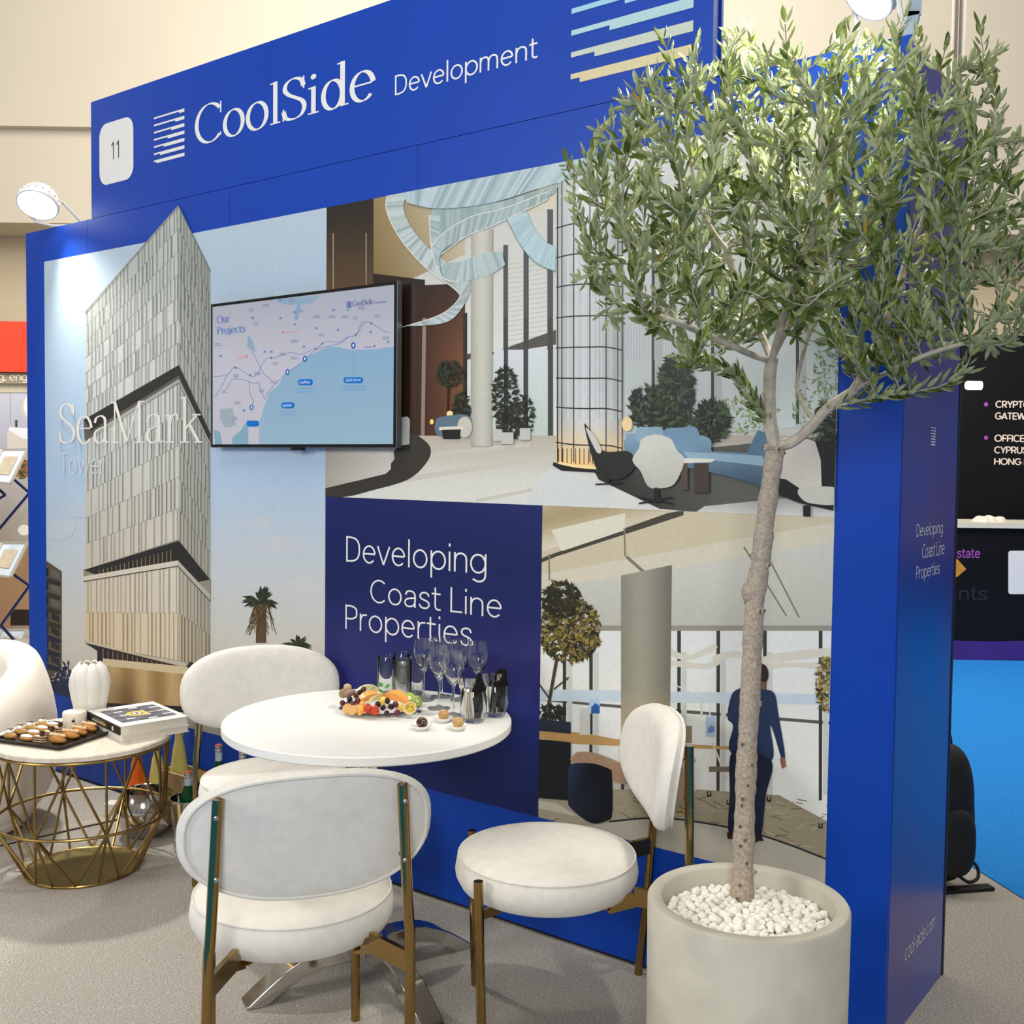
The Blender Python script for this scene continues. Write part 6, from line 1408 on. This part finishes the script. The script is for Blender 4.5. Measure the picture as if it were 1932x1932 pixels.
for x, lab in ((1.44, 'pale lemonade bottle with swing stopper standing in the crate'),):
    pp = aty(338, 1460, -.066); t = thing('juice_bottle', lab, 'bottle', (pp.x, -.066, .0135), 0, 'juice bottles by the wall'); h, r = .40, .040
    MB().lathe([(0, 0), (r, 0), (r+.001, .006), (r, h*.42), (r*.55, h*.74), (r*.40, h*.80), (r*.38, h*.88), (0, h*.88)], 28).build('juice', M_lem, t)
    nk_ = MB().lathe([(0, h*.88), (r*.40, h*.88), (r*.38, h*.94), (r*.46, h*.945), (r*.46, h*.955), (0, h*.955)], 24).build('neck', M_glass, t)
    MB().lathe([(0, h*.955), (r*.40, h*.955), (r*.42, h*.985), (r*.25, h), (0, h)], 20).build('stopper', mat('blue_stopper', (60, 104, 176), rough=.4, var=.05), nk_)
    for s_ in (-1, 1): MB().tube(catmull([(s_*r*.42, 0, h*.99), (s_*r*.68, .002, h*.94), (s_*r*.62, .006, h*.86), (s_*r*.38, 0, h*.84)], 4), .0012, 5).build('swing_wire', M_swing, nk_)
p = atz(212, 1536, 0)
tag(MB().box((0, 0, .025), (.05, .06, .05)).build('paper_box', mat('white_card', (226, 222, 214), rough=.7, var=.03), loc=(p.x, p.y, 0), rot=(0, 0, .5), smooth=False, bevel=.002), 'small white card box on the carpet beside the steel cooler', 'box')
# ------------------------------------------------------------------ floodlights on top of the wall
M_lampw = mat('white_lamp_housing', (222, 222, 220), rough=.4, var=.03); M_lens = mat('lit_lens', (255, 255, 255), emis=(255, 252, 246), estr=10.0, rough=.3)
def flood(label, c, aim, R, yoke_base, power, cone):
    t = thing('floodlight', label, 'floodlight', c, 0, 'floodlights on the booth wall')
    d = Vector(aim).normalized(); Rm = d.to_track_quat('Z', 'Y').to_matrix()
    def tr(mb): mb.v = [tuple(Rm @ Vector(v)) for v in mb.v]; return mb
    ho = tr(MB().lathe([(0, -.085), (R*.55, -.085), (R*.62, -.075), (R*.95, -.02), (R, 0), (R*.98, .006), (R*.92, .006)], 40)).build('housing', M_lampw, t, sharp=.8)
    tr(MB().lathe([(0, .0045), (R*.92, .0045), (R*.92, .002), (0, .002)][::-1], 40)).build('lens', M_lens, t)
    for k in range(18):
        a = 2*pi*k/18; mb = MB().bar((R*.66*cos(a), R*.66*sin(a), -.070), (R*.93*cos(a), R*.93*sin(a), -.022), .006, .014); tr(mb).build('cooling_fin', M_lampw, ho, smooth=False)
    sx = Vector((-d.y, d.x, 0)).normalized(); b_ = Vector(yoke_base)-Vector(c)
    for s_ in (-1, 1):
        MB().tube([sx*(s_*(R+.012))-d*.02, sx*(s_*(R+.012))+b_*.82, sx*(s_*R*.55)+b_], .006, 8).build('yoke_arm', M_lampw, t)
    MB().tube([sx*(-R*.55)+b_, sx*(R*.55)+b_], .006, 8).build('yoke_base', M_lampw, t)
    l = bpy.data.lights.new('floodlight_beam', 'AREA'); l.shape = 'DISK'; l.size = R*1.7; l.energy = power; l.color = (1.0, .97, .92); l.spread = cone
    lo_ = bpy.data.objects.new('floodlight_beam', l); C.objects.link(lo_); lo_.parent = t; lo_.location = d*.02; lo_.rotation_euler = d.to_track_quat('-Z', 'Y').to_euler()
cL = aty(71, 386, -.10); flood('round white floodlight glaring at the left end of the booth wall', cL, (.34, -.44, -.83), .090, (cL.x, .02, 2.506), 22, radians(104))
cR = aty(1640, -6, .03); flood('white floodlight above the olive tree at the right end of the wall', cR, (-.34, -.52, -.78), .068, (cR.x+.03, .06, 2.506), 22, radians(112))
p0, p1 = aty(1703, 66, .12), aty(1726, 8, .12)
tag(MB().bar((p0.x, .12, 2.482), (p1.x+.0, .12, 2.60), .03, .012, up=(0, 1, 0)).bar((p1.x, .12, 2.59), (p1.x+.006, .12, 2.80), .03, .012, up=(0, 1, 0)).build('lamp_bracket', mat('grey_bracket', (186, 198, 202), rough=.4, var=.03), smooth=False), 'bent pale grey metal bracket rising beside the right floodlight', 'bracket')
# hanging cables
for i, (x, lab) in enumerate(((1790, 'thin pale cable hanging leftmost beside the wall end'), (1797, 'dark cable hanging second among the vertical cables'), (1805, 'dark cable hanging third among the vertical cables'), (1812, 'thin pale cable hanging rightmost beside the wall end'))):
    a, b_ = atd(x-1, 330, 6.0), atd(x+2, -150, 6.0); tag(MB().tube([a, (b_.x, b_.y, a.z) if False else Vector((a.x, a.y, b_.z+1.0))], .009 if i in (1, 2) else .006, 8).build('hanging_cable', mat('dark_cable' if i in (1, 2) else 'pale_cable', (88, 84, 78) if i in (1, 2) else (196, 188, 172), rough=.5, var=.05)), lab, 'cable', 'cables hanging in the hall')

FH = Vector((-sin(YAW), cos(YAW), 0)); UXF = Vector((cos(YAW), sin(YAW), 0))
def atf(x, y, dep):
    d = ray(x, y); return CAM+d*(dep/d.dot(FH))
M_blackw = mat('matt_black_panel', (10, 9, 12), rough=.55, var=.15, scale=3, spec=.25)
def fbox(name, x0, x1, z0, z1, dep, th, mt, parent=None, label=None, cat=None):
    a, b_ = atf(x0, 900, dep), atf(x1, 900, dep); c = (a+b_)/2; c = Vector((c.x, c.y, (z0+z1)/2))+FH*(th/2); w_ = (Vector((b_.x, b_.y))-Vector((a.x, a.y))).length
    o = MB().box((0, 0, 0), (w_, th, z1-z0)).build(name, mt, parent, loc=c, rot=(0, 0, YAW), smooth=False)
    if label: tag(o, label, cat)
    return o
# ------------------------------------------------------------------ neighbouring stand at the left
DN = 9.0
nw = fbox('exhibit_wall', -420, 330, 0, 2.52, DN, .1, mat('stand_beige', (206, 194, 168), rough=.8, var=.04), None, 'beige neighbouring stand wall glimpsed left of the blue wall', 'stand wall')
zN = lambda y, d=DN: atf(25, y, d).z
fa = fbox('fascia_sign', -420, 330, zN(703), zN(608), DN-.06, .055, mat('red_fascia', (222, 66, 34), rough=.6, var=.03), None, 'bright red fascia board of the neighbouring stand', 'sign')
st = fbox('text_strip', -420, 330, zN(724), zN(704.5), DN-.03, .028, mat('taupe_strip', (158, 146, 122), rough=.7, var=.04), None, 'taupe strip with white lettering under the red fascia', 'sign')
def ftxt(parent, body, x0, y0, x1, ytop, dep, mt, off=.05):
    a, e, t = atf(x0, y0, dep), atf(x1, y0, dep), atf(x0, ytop, dep)
    o = letters('lettering', body, a, (Vector((e.x, e.y))-Vector((a.x, a.y))).length, t.z-a.z, UXF, UZ, -FH, mt, None, offset=off, lift=.004)
    o.data.transform(parent.matrix_basis.inverted()); o.parent = parent
ftxt(st, 'g, eng', -4.5, 717.5, 53, 703.5, DN-.03, mat('cream_vinyl', (222, 212, 190), rough=.6, var=.02), .07)
bp_ = Print(lambda x, y: atf(x, y, DN), -FH, [(-120, 741), (75, 741), (75, 846), (-120, 846)], base=.003)
bp_.grid([(-120, 741), (75, 741), (75, 846), (-120, 846)], lambda x, y: mixc((196, 196, 208), (176, 174, 186), (y-741)/100), 6, 5); bp_.up()
bp_.rect(19.5, 743, 20.5, 800, (130, 128, 138)); bp_.ell(56, 768, 16, 24, (206, 196, 184), 24); bp_.up(); bp_.ell(60, 766, 15, 23, (232, 234, 238), 24); bp_.rect(29, 796, 33, 806, (26, 40, 34)); bp_.ell(31, 796, 3, 4, (52, 96, 60), 10); bp_.up()
bp_.poly([(18, 806), (60, 808), (75, 812), (75, 834), (44, 828), (16, 812)], (232, 232, 234)); bp_.poly([(14, 812), (44, 827), (75, 833), (75, 850), (14, 846)], (208, 200, 188)); bp_.rect(-120, 740, 75, 742, (40, 36, 34))
tag(bp_.build('bathroom_poster', M_print), 'pale bathroom photograph with basin and mirror on the neighbouring stand', 'poster')
sp3 = Print(lambda x, y: atf(x, y, DN), -FH, [(-120, 850), (75, 850), (75, 1215), (-120, 1215)], base=.003)
sp3.grid([(-120, 850), (75, 850), (75, 1215), (-120, 1215)], lambda x, y: mixc((186, 180, 178), (150, 132, 112), (y-900)/200), 5, 6); sp3.up()
sp3.curve([(-20, 1044), (30, 1034), (64, 1036), (64, 1170), (30, 1178), (-20, 1180)], (164, 130, 96)); sp3.ell(46, 1000, 12, 10, (232, 224, 212)); sp3.rect(30, 868, 60, 900, (158, 108, 70)); sp3.up(); sp3.rect(20, 1150, 60, 1180, (40, 30, 24)); sp3.blob(44, 885, 10, 20, [(60, 66, 36), (92, 88, 40)], 30, 5, R4)
tag(sp3.build('living_room_poster', M_print), 'living room photograph with tan sofa behind the brochure rack', 'poster')
# folding brochure rack
DR = 8.55
_o = atf(20, 1000, DR)
rk = thing('brochure_rack', 'folding zigzag brochure rack with blue bars in front of the neighbouring stand', 'brochure rack', (_o.x, _o.y, 0))
M_rackb = mat('navy_metal', (22, 40, 92), rough=.3, metal=.5, var=.05); M_rack = mat('rack_aluminium', (206, 200, 188), rough=.35, metal=.5, var=.05); M_acr = mat('acrylic_tray', (186, 198, 208), rough=.25, var=.05)
def rkp(x, y, d=0.0): return atf(x, y, DR+d)-rk.location
for (a, b_) in (((12, 892), (56, 930)), ((56, 930), (-8, 1006)), ((-8, 1060), (56, 1105)), ((56, 1105), (2, 1180)), ((-30, 958), (10, 934)), ((10, 934), (-14, 912)), ((2, 1180), (40, 1222))):
    MB().bar(rkp(*a), rkp(*b_), .016, .022, up=-FH).build('zigzag_bar', M_rackb, rk, smooth=False)
for y0 in (846, 1022, 1186):
    q = [rkp(-22, y0+62, -.06), rkp(4, y0+2, .10), rkp(52, y0+2, .10), rkp(20, y0+66, -.06)]
    dn = Vector((0, 0, -.012))+FH*.004
    tr2 = MB().add(q+[v+dn for v in q], [(0, 1, 2, 3), (7, 6, 5, 4), (0, 4, 5, 1), (1, 5, 6, 2), (2, 6, 7, 3), (3, 7, 4, 0)]).build('tray', M_acr, rk, smooth=False)
    for i in range(4): MB().bar(q[i], q[(i+1) % 4], .020, .016).build('tray_frame', M_rack, tr2, smooth=False)
    lf = -FH*.006+Vector((0, 0, .004)); c4 = sum(q, Vector())/4
    MB().add([c4.lerp(v, .55)+lf for v in q], [(0, 1, 2, 3)]).build('brochure', mat('tan_brochure', (188, 176, 150), rough=.6, var=.1), tr2, smooth=False)

# ------------------------------------------------------------------ dark stand across the aisle at the right
DB, DC = 9.0, 8.12
zt_ = atf(1860, 632, DB).z; bw = fbox('stand_back_wall', 1500, 2900, 0, zt_, DB, .12, M_blackw, None, 'tall matt black back wall of the stand across the aisle', 'stand wall')
M_ivory = mat('ivory_letters', (224, 208, 190), rough=.5, var=.02); M_purp = mat('purple_letters', (150, 74, 160), rough=.5, var=.03); M_dimt = mat('dim_letters', (34, 34, 38), rough=.4, var=.03)
for (s_, x0, y0, x1, yt) in (('CRYPTO', 1877.5, 769, 1944, 756.5), ('GATEW', 1876.5, 791, 1935, 778.5), ('OFFICE', 1875.5, 833, 1932, 820.5), ('CYPRUS', 1875, 855, 1939, 842.5), ('HONG K', 1875, 876.5, 1942, 864.5)): ftxt(bw, s_, x0, y0, x1, yt, DB, M_ivory, .075)
for y in (763, 826):
    c = atf(1860, y, DB)-FH*.004; mb = MB().add([c+UXF*(.018*cos(2*pi*k/16))+UZ*(.018*sin(2*pi*k/16)) for k in range(16)], [tuple(range(16))]); o = mb.build('bullet', M_purp, None, smooth=False); o.data.transform(bw.matrix_basis.inverted()); o.parent = bw
a = atf(1823, 727, DB-.3); tag(MB().lathe([(0, 0), (.03, 0), (.034, .01), (.034, .12), (0, .12)], 16).build('spot_lamp', mat('lamp_glow', (255, 250, 240), emis=(255, 246, 230), estr=8, rough=.4), loc=a, rot=(0, pi/2, YAW)), 'small glowing spotlight on the dark stand beside the wall end', 'spotlight')
zc_ = atf(1860, 986, DC).z
co = fbox('reception_counter', 1560, 2700, 0, zc_-.03, DC, .5, M_blackw, None, 'black reception counter with white top across the aisle', 'counter')
tp3 = fbox('counter_top', 1550, 2720, zc_-.04, zc_, DC-.03, .56, mat('white_counter', (214, 206, 190), rough=.4, var=.03)); tp3.data.transform(co.matrix_basis.inverted() @ tp3.matrix_basis); tp3.matrix_basis = Matrix(); tp3.parent = co
ftxt(co, 'state', 1805, 1052, 1849, 1034, DC, M_purp, .05); ftxt(co, 'nts', 1808, 1131, 1862, 1106, DC, M_dimt, .05)
def fpoly(parent, name, pts, mt, dep, lift=.003):
    mb = MB().add([atf(x, y, dep)-FH*lift for x, y in pts], [tuple(range(len(pts)))]); o = mb.build(name, mt, None, smooth=False); o.data.transform(parent.matrix_basis.inverted()); o.parent = parent
    if sum((p_.normal.z*0+ (parent.matrix_basis.to_3x3() @ p_.normal).dot(-FH) for p_ in o.data.polygons)) < 0: o.data.flip_normals()
fpoly(co, 'purple_band', [(1560, 1205)]+[(x, 1210-((x-1870)/100)**2*4) for x in range(1760, 2000, 20)]+[(2500, 1170), (2500, 1243), (1560, 1246)], mat('purple_print', (62, 34, 120), rough=.5, var=.1, scale=6), DC)
fpoly(co, 'orange_shape', [(1795, 1050), (1806, 1055), (1823, 1074), (1806, 1088), (1795, 1092)], mat('amber_print', (206, 136, 44), rough=.5, var=.15, scale=20), DC)
fpoly(co, 'info_card', rrect(1902, 1039, 1960, 1121, 5, 4), mat('white_card_panel', (226, 224, 222), rough=.4, var=.02), DC)
mb = MB(); c0 = atf(1862, 984, DC+.1); r_ = random.Random(4)
for k in range(7): mb.ell((r_.uniform(-.09, .10), r_.uniform(-.06, .06), .0), (r_.uniform(.04, .07), .05, r_.uniform(.02, .055)), 8, 6, jit=.18, rnd=r_)
mb.v = [(x, y, max(z, .001)) for x, y, z in mb.v]
tag(mb.build('crumpled_cloth', mat('white_cloth', (216, 208, 194), rough=.9, var=.05), loc=(c0.x, c0.y, zc_), rot=(0, 0, YAW), smooth=False), 'crumpled white cloth on the far counter top', 'cloth')

# ------------------------------------------------------------------ black backpack behind the wall
p = atz(1806, 1680, 0); M_bag = mat('black_nylon', (16, 16, 17), rough=.7, var=.25, scale=60, bump=.3, bscale=200)
bpk = thing('backpack', 'black backpack with straps leaning behind the wall end', 'backpack', (p.x-.07, p.y+.03, 0), YAW+.2)
MB().ell((0, 0, .255), (.105, .085, .245), 24, 16, pw=.72).build('body', M_bag, bpk)
MB().ell((0, -.075, .17), (.08, .04, .12), 18, 12, pw=.7).build('front_pocket', M_bag, bpk)
MB().tube(catmull([(.055, .03, .46), (.105, .02, .42), (.118, .0, .28), (.116, -.01, .14), (.100, -.02, .07)], 6), .011, 8).build('strap', M_bag, bpk)
MB().tube(catmull([(.100, -.02, .09), (.128, -.03, .06), (.118, -.05, .03), (.07, -.07, .025), (.03, -.07, .05)], 6), .006, 8).build('strap', M_bag, bpk)
MB().tube(catmull([(-.03, 0, .49), (-.02, 0, .53), (.02, 0, .53), (.03, 0, .49)], 5), .007, 8).build('handle', M_bag, bpk)
MB().box((.04, -.08, .006), (.22, .04, .012)).build('foot_bar', M_bag, bpk, smooth=False)
